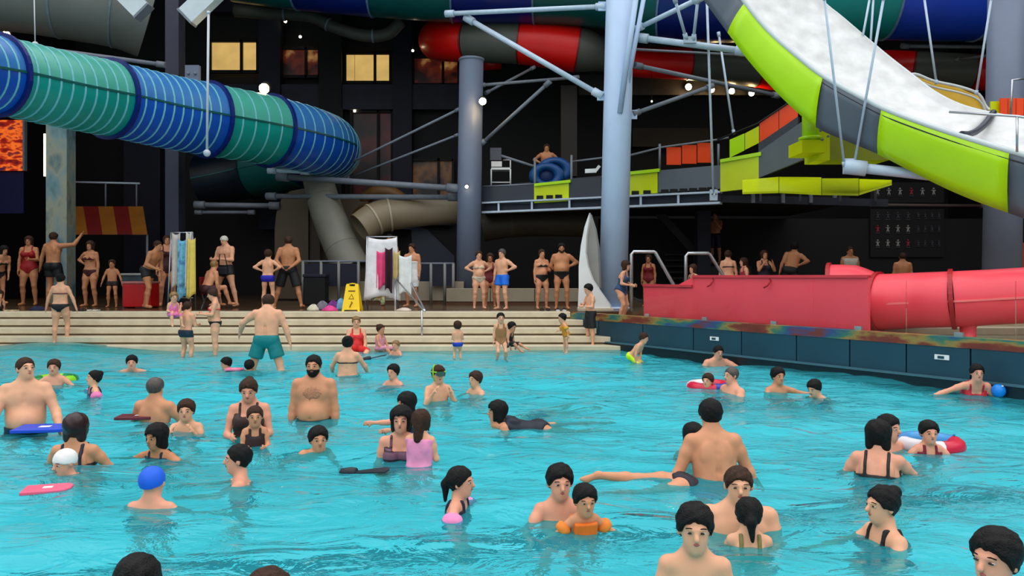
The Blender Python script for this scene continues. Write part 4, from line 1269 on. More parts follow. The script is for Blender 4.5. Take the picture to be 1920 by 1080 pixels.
            topz_ = np.where(yt_ > 0, .37 + np.clip(np.abs(xt_) / kb - .06, 0, .06) * .6, (opt or .30)) * kb
            cx = np.abs(xt_) - (.055 * kb + np.maximum(zt_ + .125 * kb, 0) * 1.25 * wm)
            if kind == 'shirt': cx = -zt_ - .02; topz_ = .46 * kb
            d = np.maximum(f2.d - off, np.maximum(zt_ - topz_, np.maximum(-zt_ - .155 * kb, cx * .7)))
            if kind == 'suit':
                band = np.abs(np.abs(xt_) - .082 * kb * wm) - max(.013, v * .8)
                f3 = Field(lo - .02, hi + .02, v); f3.add_all(tor)
                d = np.minimum(d, np.maximum(np.maximum(f3.d - off * 1.2, band), np.maximum(-zt_ + .28 * kb, zt_ - .52 * kb)))
            emit('swimsuit' if kind == 'suit' else 'shirt', d, mt)
        elif kind == 'vest':
            f2 = Field(lo - .02, hi + .02, v); f2.add_all(tor)
            d = np.maximum(np.maximum(f2.d - .035, -(f2.d - .004)), np.maximum(zt_ - .45 * kb, -zt_ + .08 * kb))
            d = np.maximum(d, np.abs(xt_) - .16 * kb * wm)
            emit('float_vest', d, mt)
        elif kind == 'strap':
            f2 = Field(lo - .02, hi + .02, v); f2.add_all(tor)
            emit('bikini_strap', np.maximum(f2.d - off, np.abs(zt_ - (opt or .31) * kb) - max(.014, v * .8)), mt)
        elif kind == 'bands':
            for n_ in 'RL':
                if n_ in upper:
                    a_, b_ = upper[n_]; dd = b_ - a_
                    r_ = .068 * kb
                    lathe('armband', a_ + dd * .35, dd, [(r_ * .9, 0), (r_ * 1.55, .012), (r_ * 1.75, .05 * kb), (r_ * 1.75, .10 * kb), (r_ * 1.5, .145 * kb), (r_ * .9, .155 * kb)], mt, body, 16)
        elif kind == 'chesthair':
            f2 = Field(lo - .02, hi + .02, v); f2.add_all(tor)
            rg = np.sqrt((xt_ / (.105 * kb)) ** 2 + ((zt_ - .355 * kb) / (.075 * kb)) ** 2) - 1 + .18 * np.sin(xt_ * 90) * np.sin(zt_ * 80)
            emit('chest_hair', np.maximum(np.maximum(f2.d - .005, rg * .06), -yt_), M('chest_hair', (176, 120, 90), .7, .35, 60))
        elif kind == 'towel':
            f2 = Field(lo - .02, hi + .02, v); f2.add_all(tor + lg[:2] + lg[6:8])
            d = np.maximum(f2.d - .03, np.maximum(zt_ - .30 * kb, -zt_ - .40 * kb))
            emit('towel_wrap', d, mt)
    # hair
    style, hcol = hair
    vh = min(v, .014)
    fh = Field(hc - .24 * hs_, hc + .24 * hs_, vh)
    Gh = np.meshgrid(*fh.ax, indexing='ij', sparse=True)
    def lh(A): return ((Gh[0] - hc[0]) * A[0] + (Gh[1] - hc[1]) * A[1] + (Gh[2] - hc[2]) * A[2]) / hs_
    hx, hy, hz = lh(Rh), lh(Fh), lh(Uh)
    hm = HAIRM[hcol] if isinstance(hcol, str) else fabric(hcol)
    def hem_(d, nm, m_):
        p_, q_ = surface_nets(d.astype(np.float32), fh.o, vh)
        if p_ is not None and len(q_) > 4: return mk(nm, p_, q_, m_, body, True)
    if style != 'bald':
        fh.add_all(head)
        th = {'buzz': .007, 'short': .016, 'cap': .012, 'bob': .022, 'bun': .014, 'pony': .014, 'long': .018, 'crop': .011}[style] * (1 if near else 1.1)
        s1 = NP[0] * 1.7
        nz1 = np.sin(hx * 95 + s1) * np.sin(hy * 80 + s1 * 2) + .6 * np.sin(hx * 190 + hy * 60 + s1 * 3)
        nz2 = np.sin(hx * 70 + hz * 50 + s1) * np.sin(hy * 75 - hz * 30 + s1) + .5 * np.sin(hx * 150 + s1) * np.sin(hz * 140 + hy * 90)
        line = np.where(hy > .035, .002 + (hy - .035) * 1.25, .002 + (hy - .035) * .72) + .007 * nz1
        if style in ('bob', 'long'):
            line = np.where(np.abs(hx) < .052, np.where(hy > .02, .058 + .006 * nz1, -.10 + .01 * nz1), np.where(hy > .055, .03, -.095 + .012 * nz1))
        if style == 'cap': line = -.002 + .30 * hy
        else: th = th + np.clip(hz, 0, .1) * (.10 if style in ('short', 'bob') else .03) + (.004 if style != 'buzz' else 0) * nz2
        d = np.maximum(fh.d - th * hs_, (line - hz) * .8 * hs_)
        ex = []
        if style == 'bun': ex = [ell(hp_(0, -.085, .080), Rh, Fh, Uh, (.050 * hs_, .046 * hs_, .046 * hs_), .02)]
        if style == 'pony': ex = [cap(hp_(0, -.095, .04), hp_(0, -.125, -.02), .028 * hs_, .036 * hs_, .02), cap(hp_(0, -.125, -.02), hp_(.01, -.125, -.15), .036 * hs_, .014 * hs_, .02)]
        if style == 'long': ex = [cap(hp_(0, -.07, -.02), hp_(0, -.085, -.16), .062 * hs_, .045 * hs_, .03)]
        if style == 'bob': ex = [cap(hp_(s * .05, -.03, .0), hp_(s * .052, -.03, -.085), .05 * hs_, .045 * hs_, .03) for s in (1, -1)]
        if ex:
            fe = Field(hc - .24 * hs_, hc + .24 * hs_, vh).add_all(ex)
            d = np.minimum(d, fe.d)
        hem_(d, 'swim_cap' if style == 'cap' else 'hair', hm)
    if beard:
        fh2 = Field(hc - .24 * hs_, hc + .24 * hs_, vh).add_all(head)
        reg = np.maximum(np.maximum(hz + .036, .0 - hy), -np.where((np.abs(hx) < .03) & (hz > -.05), -.001, 1.0) * 0 + hz + .034)
        reg = np.maximum(reg, np.where((np.abs(hx) < .022) & (hz > -.064) & (hz < -.046), .01, -.05))
        hem_(np.maximum(fh2.d - .011 * hs_, reg * hs_), 'beard', HAIRM[beard])
    facing = -(Fh[1])
    if eyes or (eyes is None and D < 24 and facing > -.15):
        for s in (1, -1):
            c = hp_(s * .031, .077 if near else .083, .005)
            e = ball('eye', c, .0150 * hs_, eye_w, body, sq=(1, 1, .42), seg=12)
            e.data.materials.append(eye_d)
            cl = e.data
            for p in cl.polygons:
                cc = np.array(p.center) - (c - np.array(WLOC[e.name]))
                if np.dot(cc / np.linalg.norm(cc), Fh) > .66: p.material_index = 1
            bm_ = HAIRM[hcol] if isinstance(hcol, str) else HAIRM['brown']
            tube('eyebrow', [hp_(s * .014, .089, .027), hp_(s * .032, .088, .032), hp_(s * .050, .075, .026)], 0.0030 * hs_, bm_, body, seg=6)
        fm = Field(hp_(0, .08, -.052) - .05, hp_(0, .08, -.052) + .05, .006)
        fm.add_all([cap(hp_(-.020, .078, -.052), hp_(0, .088, -.050), .0055 * hs_, .008 * hs_, .01), cap(hp_(0, .088, -.050), hp_(.020, .078, -.052), .008 * hs_, .0055 * hs_, .01)])
        p_, q_ = surface_nets(fm.d, fm.o, .006)
        if p_ is not None: mk('mouth', p_, q_, lip_m, body, True)
    body['_'] = 0
    del body['_']
    return dict(o=body, hands=hands, head=hc, O=O, R=R, F=Ft, U=U, D=D, Fh=Fh, Rh=Rh, Uh=Uh, hs=hs_)
# ------------------------------------------------------------------ who is where
BLK, NAVY, RED, PINK = (18, 18, 22), (28, 40, 66), (206, 30, 44), (232, 120, 172)
G_D, G_S, G_W = 'bathers standing on the deck', 'bathers on the pool steps', 'bathers in the pool'
def deck(label, px, ytop, D, **k):
    k.setdefault('H', None); k.setdefault('group', G_D)
    return person(label, px, ytop, D=D, floor=k.pop('floor', DECK), **k)
def water(label, px, ytop, yb, **k):
    k.setdefault('group', G_W)
    return person(label, px, ytop, yb, **k)

# --- deck, along the back
deck('person in black bikini bending at the frame edge beside the painted post', 8, 462, 22.0, H=1.68, sex='f', face=60, lean=35, aR='knee', aL='knee', skin=1, hair=('bob', 'black'), wear=[('brief', BLK), ('top', BLK)])
deck('person in a red swimsuit standing before the painted post', 54, 444, 23.2, sex='f', face=10, skin=2, hair=('bob', 'brown'), wear=[('suit', (150, 14, 18))], aR='down', aL='hold')
deck('man in black trunks seen from behind, raising an arm by the painted post', 101, 437, 22.8, face=170, skin=2, hair=('short', 'brown'), wear=[('trunks', BLK, .55)], aR='raise', aL='out')
deck('woman in a dark bikini with one hand on her hip near the red cool box', 169, 453, 22.4, sex='f', face=-8, skin=2, hair=('bob', 'brown'), wear=[('top', (70, 12, 20)), ('brief', (60, 10, 18))], aR='hips', aL='down')
deck('small child in dark shorts standing between the bikini woman and red box', 210, 488, 22.0, sex='c', face=10, skin=2, hair=('short', 'brown'), wear=[('shorty', (40, 24, 24))], aR='out', aL='out')
deck('man in black trunks bending towards the blue and yellow towels', 296, 452, 20.9, H=1.84, face=75, lean=28, skin=2, hair=('crop', 'brown'), wear=[('trunks', BLK, .4)], aR='hold', aL='knee', legs='stride')
deck('person half hidden behind the bending man by the towel rack', 313, 442, 22.6, sex='f', face=30, skin=1, hair=('long', 'brown'), wear=[('suit', (60, 20, 22))], aL='hold')
deck('tall man with pale cap holding a dark camera, legs apart', 420, 443, 21.8, face=-20, skin=0, hair=('cap', (206, 198, 186)), wear=[('trunks', BLK, .42)], aR='hold', aL='hold', legs='wide', pitch=14)
deck('man with orange lit back sitting beside the towel rack', 402, 489, 21.0, H=1.70, face=140, lean=22, skin=1, hair=('crop', 'blond'), wear=[('trunks', (60, 20, 22), .4)], aR='knee', aL='knee', legs='sit')
deck('boy in blue trunks with both hands on his hips', 503, 469, 21.0, sex='c', face=176, skin=0, hair=('short', 'brown'), wear=[('shorty', (36, 32, 170))], aR='hips', aL='hips', w=1.12)
deck('man in long black shorts seen from behind beside the boy in blue', 541, 444, 21.4, face=182, skin=2, hair=('short', 'brown'), wear=[('trunks', BLK, .95)], aR='back', aL='back', legs='wide')
deck('man behind the towel rack holding a white towel', 772, 458, 22.2, face=-25, skin=1, hair=('short', 'brown'), wear=[('towel', (226, 224, 222))], aR='hold', aL='down')
deck('dark haired person hidden behind the white towel on the rack', 730, 441, 23.2, face=0, skin=2, hair=('bob', 'black'), wear=[('suit', (28, 26, 34))], sex='f')
deck('woman in pale bikini, hand on hip, at the grey blue column', 898, 471, 21.0, sex='f', face=15, skin=0, hair=('bun', 'brown'), wear=[('top', (210, 190, 160)), ('brief', (206, 190, 166))], aR='hips', aL='hips', fat=.4)
deck('person in dark red hidden between the pale bikini woman and blue trunks', 919, 476, 21.9, sex='f', face=0, skin=2, hair=('bob', 'brown'), wear=[('suit', (110, 30, 34))])
deck('man in bright blue trunks standing by the grey blue column', 941, 468, 20.7, face=-35, skin=0, hair=('short', 'grey'), wear=[('trunks', (16, 104, 214), .55)], aR='down', aL='hips')
deck('woman in black bikini beside the man in black briefs', 1016, 468, 20.9, sex='f', face=20, skin=1, hair=('bun', 'brown'), wear=[('top', BLK), ('brief', BLK, .06)], aR='down', aL='hold', fat=.4)
deck('heavy man in black briefs standing near the white fin', 1053, 457, 20.8, face=0, skin=2, hair=('short', 'black'), wear=[('brief', BLK, .05)], aR='back', aL='hips', fat=.8, w=1.12, beard='brown')
person('boy in black swim shorts standing on the steps before the white fin', 1103, 534, D=18.25, H=1.42, floor=-0.07, face=-65, sex='c', skin=0, hair=('short', 'black'), wear=[('trunks', BLK, .95)], aR='chest', aL='hold', group=G_S, w=1.05, pitch=12)
# --- behind the coral trough
deck('person peering over the glass end beside the broad blue column', 1174, 490, 19.2, H=1.5, floor=.55, face=60, lean=14, sex='f', skin=0, hair=('bob', 'brown'), wear=[('suit', (40, 70, 110))], aR='hold', aL='hold')
deck('dim person standing inside the first stainless handrail frame', 1216, 478, 22.5, H=1.45, face=-20, sex='f', skin=2, hair=('long', 'brown'), wear=[('suit', (120, 20, 24))])
deck('dark haired child peeking over the coral trough in front of the pillar', 1299, 497, 19.8, H=1.2, floor=.55, face=-60, sex='c', skin=0, hair=('bob', 'brown'), wear=[('suit', (60, 40, 60), .36)])
deck('woman with dark bikini strap seen from behind by the second handrail', 1365, 470, 21.0, H=1.6, face=170, sex='f', skin=0, hair=('bun', 'brown'), wear=[('top', BLK), ('brief', BLK)], lean=8)
deck('child with pale face turned sideways behind the coral trough', 1394, 484, 20.6, H=1.4, face=-80, sex='c', skin=0, hair=('long', 'brown'), wear=[('suit', (150, 40, 50), .36)])
deck('person with arms raised to the head behind the coral trough', 1433, 470, 21.0, H=1.62, face=10, sex='f', skin=1, hair=('long', 'brown'), wear=[('top', (70, 40, 30))], aR='face', aL='face')
deck('man leaning sideways with orange lit back in the dark hall', 1490, 456, 21.6, H=1.75, face=150, lean=24, side=8, skin=2, hair=('short', 'black'), wear=[('trunks', BLK, .5)], aR='hips', aL='down')
deck('person in pale shirt sitting behind the coral hood', 1594, 463, 21.5, H=1.65, face=0, skin=2, hair=('crop', 'brown'), wear=[('shirt', (196, 190, 178))], floor=.72)
deck('person with bare back in front of the pictogram board', 1692, 474, 21.5, H=1.6, face=170, skin=2, hair=('buzz', 'brown'), floor=.6, wear=[('trunks', BLK, .5)])
deck('person in dark blue shorts standing on the stairs by the dark pillar', 1341, 398, 25.8, H=1.65, face=-40, skin=2, hair=('crop', 'brown'), wear=[('trunks', (14, 16, 44), .95)], floor=1.95, aR='hold', aL='face')
deck('bare chested person with hands on hips on the mezzanine above the rafts', 1025, 271, 26.0, H=1.72, face=0, skin=2, hair=('short', 'brown'), wear=[('trunks', (60, 16, 20), .5)], aR='hips', aL='hips', floor=3.75)
# --- on the steps and in the shallows
person('woman in black bikini bottom seen from behind walking up the steps', 114, 514, D=18.3, H=1.60, floor=.10, face=185, sex='f', skin=0, hair=('bun', 'black'), wear=[('brief', BLK, .05), ('top', (120, 60, 64))], aR='out', aL='out', group=G_S, fat=.3, legs={'R': ((.05, .30, -1), (.03, -.15, -1)), 'L': ((.05, -.02, -1), (.03, -.05, -1))})
person('person crouching at the frame edge on the deck', -2, 545, D=19.9, H=1.5, floor=DECK, face=60, lean=35, sex='f', skin=0, hair=('bob', 'brown'), legs='sitlow', wear=[('suit', BLK)], aR='knee', aL='knee', group=G_S)
car = person('person in dark trunks carrying a child in pink on the steps', 352, 566, D=16.6, H=1.34, floor=-.2, face=160, skin=0, hair=('crop', 'brown'), wear=[('shorty', (30, 44, 60))], aL='raise', aR='hold', group=G_S, lean=4)
person('child in a pink swimsuit held against a shoulder on the steps', 326, 549, D=16.45, H=.95, sex='c', face=40, lean=12, skin=0, hair=('short', 'blond'), wear=[('suit', PINK, .38)], legs='sit', aR='hold', aL='hold', group=G_S, floor=.5)
person('woman in red bikini top and black bottom facing the child in pink', 398, 543, D=16.7, H=1.51, floor=-.15, face=-72, sex='f', skin=0, hair=('bun', 'brown'), wear=[('top', (226, 40, 60)), ('brief', BLK, .02)], aR='hold', aL='hold', group=G_S, pitch=16, fat=.3)
person('man in teal swim shorts seen from behind wading by the steps', 503, 555, D=14.2, H=1.74, floor=-.42, face=183, skin=0, hair=('short', 'brown'), wear=[('trunks', (2, 120, 122), .72)], aR='out', aL=((.75, .15, -.55), (.35, .6, -.75)), group=G_S, w=1.2, fat=.5, pitch=18, lean=6, legs='wide')
person('woman in a red swimsuit sitting on the lowest step', 668, 594, D=17.3, H=1.62, floor=-.1, face=15, sex='f', skin=0, hair=('bun', 'blond'), wear=[('suit', (214, 40, 40))], legs='sitlow', aR='knee', aL='knee', group=G_S, fat=.2)
person('child in pink sitting next to the woman in the red swimsuit', 714, 609, D=17.2, H=1.1, floor=-.1, face=60, sex='c', skin=1, hair=('bun', 'brown'), wear=[('suit', (214, 140, 160), .36)], legs='sitlow', aR='knee', aL='knee', group=G_S)
water('child with only head and shoulders out, in front of the child in pink', 742, 639, 668, H=1.0, sex='c', face=-25, skin=3, hair=('crop', 'blond'), aR='under', aL='under')
water('woman seen from behind with a black bikini strap, hair in a black bun', 652, 631, 706, H=1.55, sex='f', face=182, skin=0, hair=('bun', 'black'), wear=[('top', BLK), ('brief', BLK)], aR='under', aL='under', fat=.5, w=1.15)
person('toddler in blue trunks standing in the shallows', 858, 603, D=16.2, H=.88, floor=-.12, sex='c', face=190, skin=0, hair=('short', 'brown'), wear=[('shorty', (24, 60, 170))], aR='hold', aL='hold', group=G_S)
person('girl in a tan swimsuit wading by the toddler', 939, 587, D=16.2, H=1.12, floor=-.12, sex='c', face=10, skin=0, hair=('crop', 'black'), wear=[('suit', (150, 104, 60), .36)], aR='down', aL='down', group=G_S)
person('child in black crouching behind the girl in tan', 960, 605, D=17.0, H=1.0, floor=-.1, sex='c', face=60, lean=20, skin=1, hair=('short', 'black'), wear=[('suit', BLK, .38)], legs='sitlow', aR='knee', aL='knee', group=G_S)
person('toddler in a yellow orange wrap on the lowest step', 1054, 589, D=17.3, H=.86, floor=-.08, sex='c', face=-70, lean=14, skin=0, hair=('short', 'black'), wear=[('suit', (222, 140, 30), .40), ('shorty', (222, 140, 30)), ('bands', (228, 160, 40))], aR='hold', aL='out', group=G_S)
person('child in neon yellow shorts bending over near the dark wall', 1207, 625, D=15.9, H=1.15, floor=-.3, sex='c', face=60, lean=40, skin=0, hair=('crop', 'brown'), wear=[('shorty', (206, 240, 20))], aR='knee', aL='knee', group=G_S)
# --- in the pool, far and middle
water('big man holding a blue board, standing at the frame edge', 48, 671, 812, H=1.78, face=25, skin=0, hair=('buzz', 'brown'), wear=[('trunks', (20, 26, 50), .6)], aR='board', aL=((.40, .35, -.9), (.2, .7, -.7)), fat=.8, w=1.04, yaw=-30, pitch=-8)
water('boy sitting in a green swim ring behind the big man', 101, 676, 727, H=1.3, sex='c', face=15, skin=3, hair=('short', 'brown'), aR='side_low', aL='side_low')
water('girl with pink armbands swimming behind the man with the board', 176, 696, 736, H=1.2, sex='c', face=-50, skin=0, hair=('bun', 'black'), wear=[('bands', PINK), ('suit', (60, 40, 70), .36)], aR='side_low', aL='side_low', pitch=-8)
water('boy swimming with chin at the water, arms spread, near the steps', 247, 668, 700, H=1.4, sex='c', face=20, lean=55, skin=3, hair=('short', 'black'), legs='prone', aR='wide', aL='wide', pitch=-12)
water('grey haired man seen from behind, up to his shoulder blades', 292, 709, 783, H=1.76, face=170, skin=1, hair=('crop', 'grey'), aR='under', aL='under', w=1.12)
water('boy covering his mouth with both hands', 349, 752, 812, H=1.35, sex='c', face=10, skin=0, hair=('short', 'brown'), aR='face', aL='face')
water('woman with a high brown bun holding a small child', 466, 712, 823, H=1.66, sex='f', face=10, skin=3, hair=('bun', 'brown'), wear=[('suit', (56, 36, 30))], aR='hold', aL='hold', pitch=14)
water('small child in dark swimwear held in front of the woman with bun', 478, 763, 820, H=1.0, sex='c', face=20, D=7.95, skin=1, hair=('crop', 'brown'), wear=[('suit', (50, 30, 28), .36)], aR='hold', aL='hold', legs='sit', floor=-.6)
water('bearded man with dark chest hair standing waist deep', 588, 667, 784, H=1.82, face=0, skin=1, hair=('crop', 'black'), wear=[('trunks', (24, 66, 60), .6), ('chesthair', BLK)], aR='down', aL='down', beard='black', fat=.6, w=1.08)
water('child with a pink float paddling before the wading woman', 424, 672, 694, H=1.1, sex='c', face=-60, lean=50, skin=0, hair=('short', 'black'), legs='prone', aR='swim', aL='swim', wear=[('bands', (240, 110, 140))])
water('wet dark head just above water next to the pink float', 468, 675, 699, H=1.2, sex='c', face=170, skin=2, hair=('crop', 'black'), aR='under', aL='under')
water('boy with dark fringe, shoulders out, behind the bearded man', 737, 685, 722, H=1.35, sex='c', face=-30, skin=3, hair=('short', 'black'), aR='under', aL='under')
msk = water('boy lifting a diving mask with both hands to his face', 822, 688, 752, H=1.45, sex='c', face=20, skin=0, hair=('short', 'brown'), aR='face', aL='face')
water('boy looking aside with only head and neck above water', 891, 698, 738, H=1.35, sex='c', face=-50, skin=0, hair=('short', 'brown'), aR='under', aL='under')
water('girl with wet black hair stretching both arms out behind the woman in stripes', 762, 739, 812, H=1.3, sex='c', face=-60, lean=20, skin=3, hair=('bob', 'black'), aR=((.2, .95, .1), (.0, 1, .45)), aL=((.45, .85, .05), (.2, 1, .4)), wear=[('suit', (20, 60, 110), .36)])
water('woman in a dark striped swimsuit holding the girl in pink', 752, 765, 857, H=1.66, sex='f', face=0, skin=3, hair=('bob', 'black'), wear=[('suit', M_ramp('striped_swimwear', [(0.40, (30, 12, 24)), (0.46, (110, 70, 90)), (0.56, (110, 70, 90)), (0.62, (40, 12, 30))], 3.0, .6, detail=0, vec=(.01, .01, 9)), .33)], aR='down', aL='hold', w=1.12)
water('girl in a pink top with brown hair hugging the woman in stripes', 790, 770, 857, D=7.35, H=1.15, sex='c', face=165, lean=6, skin=0, hair=('long', 'brown'), wear=[('shirt', (230, 140, 178))], aR='hold', aL='fwd')
water('woman in a dark swimsuit swimming flat on the surface', 932, 754, 797, H=1.6, sex='f', face=-82, lean=80, skin=1, hair=('bob', 'black'), legs='prone', aR='swim', aL='swim', wear=[('suit', (20, 26, 40), .44)], pitch=-20)
water('diver under the surface showing only pale legs', 940, 842, 800, D=10.5, H=1.5, face=-80, lean=116, skin=0, hair=('short', 'brown'), legs='prone', aR='swim', aL='swim', wear=[('trunks', (30, 40, 60), .4)])
water('broad man seen from behind with bright blue trunks at the waterline', 1332, 753, 889, H=1.80, face=184, skin=1, hair=('short', 'black'), wear=[('trunks', (0, 130, 196), .6)], aR=((.42, .1, -.9), (.35, .4, -.8)), aL=((.42, .1, -.9), (.1, .6, -.7)), w=1.04, lean=12, pitch=6, fat=.4)
water('dark haired swimmer half hidden behind the broad man', 1301, 797, 850, H=1.5, sex='f', face=20, D=7.9, skin=1, hair=('bob', 'black'), aR='under', aL='under')
water('diver with head down and one leg and foot lifted out of the water', 1380, 896, 892, D=6.72, H=1.42, sex='f', face=-84, lean=-112, skin=1, hair=('crop', 'brown'), legs={'R': ((.05, 1, .10), (.02, 1, .12)), 'L': ((.1, 1, -.25), (.05, 1, -.2))}, aR=((.2, -1, .1), (.1, -1, .2)), aL=((.2, -1, .1), (.1, -1, .2)), wear=[('suit', (30, 30, 40), .4)])
water('man swimming sideways with an outstretched arm near the dark wall', 1347, 649, 684, H=1.75, face=10, lean=30, skin=3, hair=('crop', 'black'), aR='under', aL=((.8, .7, -.1), (.8, .75, -.12)))
water('toddler sitting in the red and blue swim ring', 1327, 702, 735, H=.95, sex='c', face=-40, skin=0, hair=('short', 'brown'), aR='side_low', aL='side_low')
water('bald man with bare shoulders beside the red and blue ring', 1371, 689, 741, H=1.72, face=-70, skin=3, hair=('buzz', 'grey'), aR='hold', aL='under')
water('dark haired boy facing forward beyond the bald man', 1459, 691, 740, H=1.5, sex='c', face=15, skin=1, hair=('short', 'black'), aR='under', aL='wide')
water('dark haired boy looking down beside the forward facing boy', 1527, 715, 746, H=1.35, sex='c', face=-60, lean=25, skin=0, hair=('short', 'black'), aR='under', aL='under', pitch=12)
water('woman in red swimsuit crawling along the dark wall with a blue ball', 1832, 684, 741, H=1.62, sex='f', face=-10, lean=38, skin=3, hair=('bun', 'black'), wear=[('suit', (190, 30, 50), .3)], aR='wide', aL='under', pitch=-10)
water('woman with black bob seen from behind near the frame edge', 143, 779, 866, H=1.62, sex='f', face=184, skin=1, hair=('bob', 'darkred'), aR='under', aL='under', w=1.15)
water('child in a white swim cap leaning over a pink board', 121, 845, 903, H=1.2, sex='c', face=-30, lean=28, skin=3, hair=('cap', (232, 226, 222)), aR='side_low', aL='wide', wear=[('suit', (226, 120, 90), .4)])
water('dark haired swimmer sunk to the chin in patterned swimwear', 293, 798, 853, H=1.5, sex='f', face=-25, lean=15, skin=2, hair=('bob', 'black'), aR='wide', aL='wide', wear=[('shirt', (30, 50, 60))])
water('boy swimming with black fins trailing behind', 597, 803, 850, H=1.4, sex='c', face=25, lean=40, side=-20, skin=1, hair=('short', 'black'), aR='under', aL='swim', wear=[('trunks', (40, 36, 60), .5)], legs={'R': ((.1, -.75, -.7), (.05, -.9, -.5)), 'L': ((-.3, -.6, -.6), (-.7, -.6, -.4))}, pitch=-14)
water('boy in a bright blue swim cap seen from behind', 286, 877, 955, H=1.40, sex='c', face=178, skin=3, hair=('cap', (20, 92, 214)), aR='side_low', aL='under', w=1.12)
water('boy with a dark crew cut in profile facing the blue cap', 446, 836, 930, D=6.45, H=1.42, sex='c', face=-75, skin=3, hair=('crop', 'black'), aR=((.2, .8, -.6), (.0, 1, -.1)), aL='fwd', w=1.05)
water('girl in profile with pink armbands and dark ponytail', 864, 878, 962, H=1.15, sex='c', face=78, skin=3, hair=('pony', 'black'), wear=[('bands', (250, 140, 190)), ('suit', (24, 22, 50), .38)], aR='side_low', aL='side_low')
water('dark haired boy with bare shoulders beside the child in orange', 1050, 876, 975, H=1.45, sex='c', face=8, skin=3, hair=('short', 'black'), aR='under', aL='hold', w=1.1)
water('small child in an orange float vest', 1097, 913, 999, H=.86, sex='c', face=12, lean=10, skin=1, hair=('short', 'black'), wear=[('vest', (236, 110, 14)), ('bands', (240, 130, 40))], aR='side_low', aL='side_low', w=1.12)
water('man facing forward holding a dark haired girl', 1385, 878, 985, H=1.76, face=-8, skin=0, hair=('crop', 'brown'), aR='hold', aL='hold', w=1.15, fat=.4)
water('girl with long wet ponytail hugging the man, seen from behind', 1404, 936, 1022, D=5.2, H=1.15, sex='c', face=170, skin=0, hair=('pony', 'black'), aR='fwd', aL='fwd', lean=8, wear=[('suit', (120, 110, 60), .20)])
water('woman in black swimsuit seen from behind helping the ring child', 1647, 792, 885, H=1.64, sex='f', face=150, lean=14, skin=3, hair=('bob', 'black'), wear=[('suit', (28, 26, 26), .30)], aR=((.4, .8, -.4), (.1, 1, -.1)), aL='under', w=1.18, fat=.5)
water('dark haired man behind the woman in black, face half visible', 1667, 781, 845, D=7.8, H=1.72, face=35, skin=3, hair=('short', 'black'), aR='under', aL='under')
water('child in a red and blue striped ring with arms over it', 1742, 792, 852, H=1.1, sex='c', face=-5, skin=3, hair=('short', 'black'), wear=[('suit', (120, 20, 40), .42)], aR='side_low', aL='side_low')
water('woman with a black bun in profile wearing a black halter', 1654, 914, 1018, H=1.62, sex='f', face=-80, skin=0, hair=('bun', 'black'), wear=[('suit', BLK, .42)], aR=((.25, .7, -.7), (.0, 1, -.3)), aL='under', w=1.02)
water('dark haired boy filling the bottom edge, shoulders bare', 1303, 952, 1210, D=4.15, H=1.52, sex='c', face=-8, skin=0, hair=('short', 'black'), aR='down', aL='down', w=1.06)
water('dark haired boy in profile cut off at the frame corner', 1866, 1000, 1245, D=3.45, H=1.52, sex='c', face=-62, skin=3, hair=('short', 'black'), aR='down', aL='down', w=1.04)
water('dark haired head cut off by the bottom edge of the picture', 258, 1046, 1330, D=3.15, H=1.6, face=35, skin=3, hair=('crop', 'black'), aR='down', aL='down', w=1.05)
water('sliver of a brown haired head at the very bottom edge', 500, 1073, 1420, D=2.95, H=1.5, face=0, skin=3, hair=('crop', 'brown'), aR='down', aL='down')
# ------------------------------------------------------------------ floats and toys in the water
def WP(px, py, z=0.0):
    D = (CAMZ - z) * FPX / (py - HOR)
    return P(px, py, D)
def torus_part(name, c, R, r, mats, parent, tilt=(0, 0, 1), seg=32, k=10):
    """swim ring made of coloured sectors, each its own part"""
    c = Vector(c); n = len(mats); per = seg // n
    s, u = frame_of(Vector(tilt))
    for m_i, m in enumerate(mats):
        V, F = [], []
        for i in range(per + 1):
            a = 2 * math.pi * (m_i * per + i) / (per * n)
            d = s * math.cos(a) + u * math.sin(a)
            for j in range(k):
                b = 2 * math.pi * j / k
                V.append(c + d * (R + r * math.cos(b)) + Vector(tilt).normalized() * r * math.sin(b))
        for i in range(per):
            for j in range(k):
                F.append((i * k + j, (i + 1) * k + j, (i + 1) * k + (j + 1) % k, i * k + (j + 1) % k))
        mk(name, V, F, m, parent, True)
def vinyl(n, rgb): return M('vinyl_' + n, rgb, 0.3, 0.08, 3)
def swim_ring(px, py, R, r, mats, label, z=0.03):
    c = WP(px, py, 0) + Vector((0, 0, z))
    g = empty('swim_ring', c, label, 'swim ring')
    torus_part('ring_sector', c, R, r, mats, g)
    lathe('valve', c + Vector((R, 0, r)), (0, 0, 1), [(0.012, 0), (0.012, 0.02)], mats[0], g, 8)
swim_ring(104, 717, 0.25, 0.085, [vinyl('green', (20, 130, 70)), vinyl('lime', (140, 210, 40))] * 2, 'green and lime swim ring round the boy behind the big man')
swim_ring(1332, 730, 0.27, 0.09, [vinyl('red', (206, 24, 60)), vinyl('blue', (40, 60, 160)), vinyl('red', (206, 24, 60)), vinyl('white', (230, 226, 230))], 'red, blue and white swim ring round the toddler')
swim_ring(1742, 838, 0.25, 0.08, [vinyl('sky', (60, 140, 200)), vinyl('red', (206, 24, 60)), vinyl('white', (230, 226, 230)), vinyl('sky', (60, 140, 200))], 'blue, red and white swim ring round the child by the woman in black')
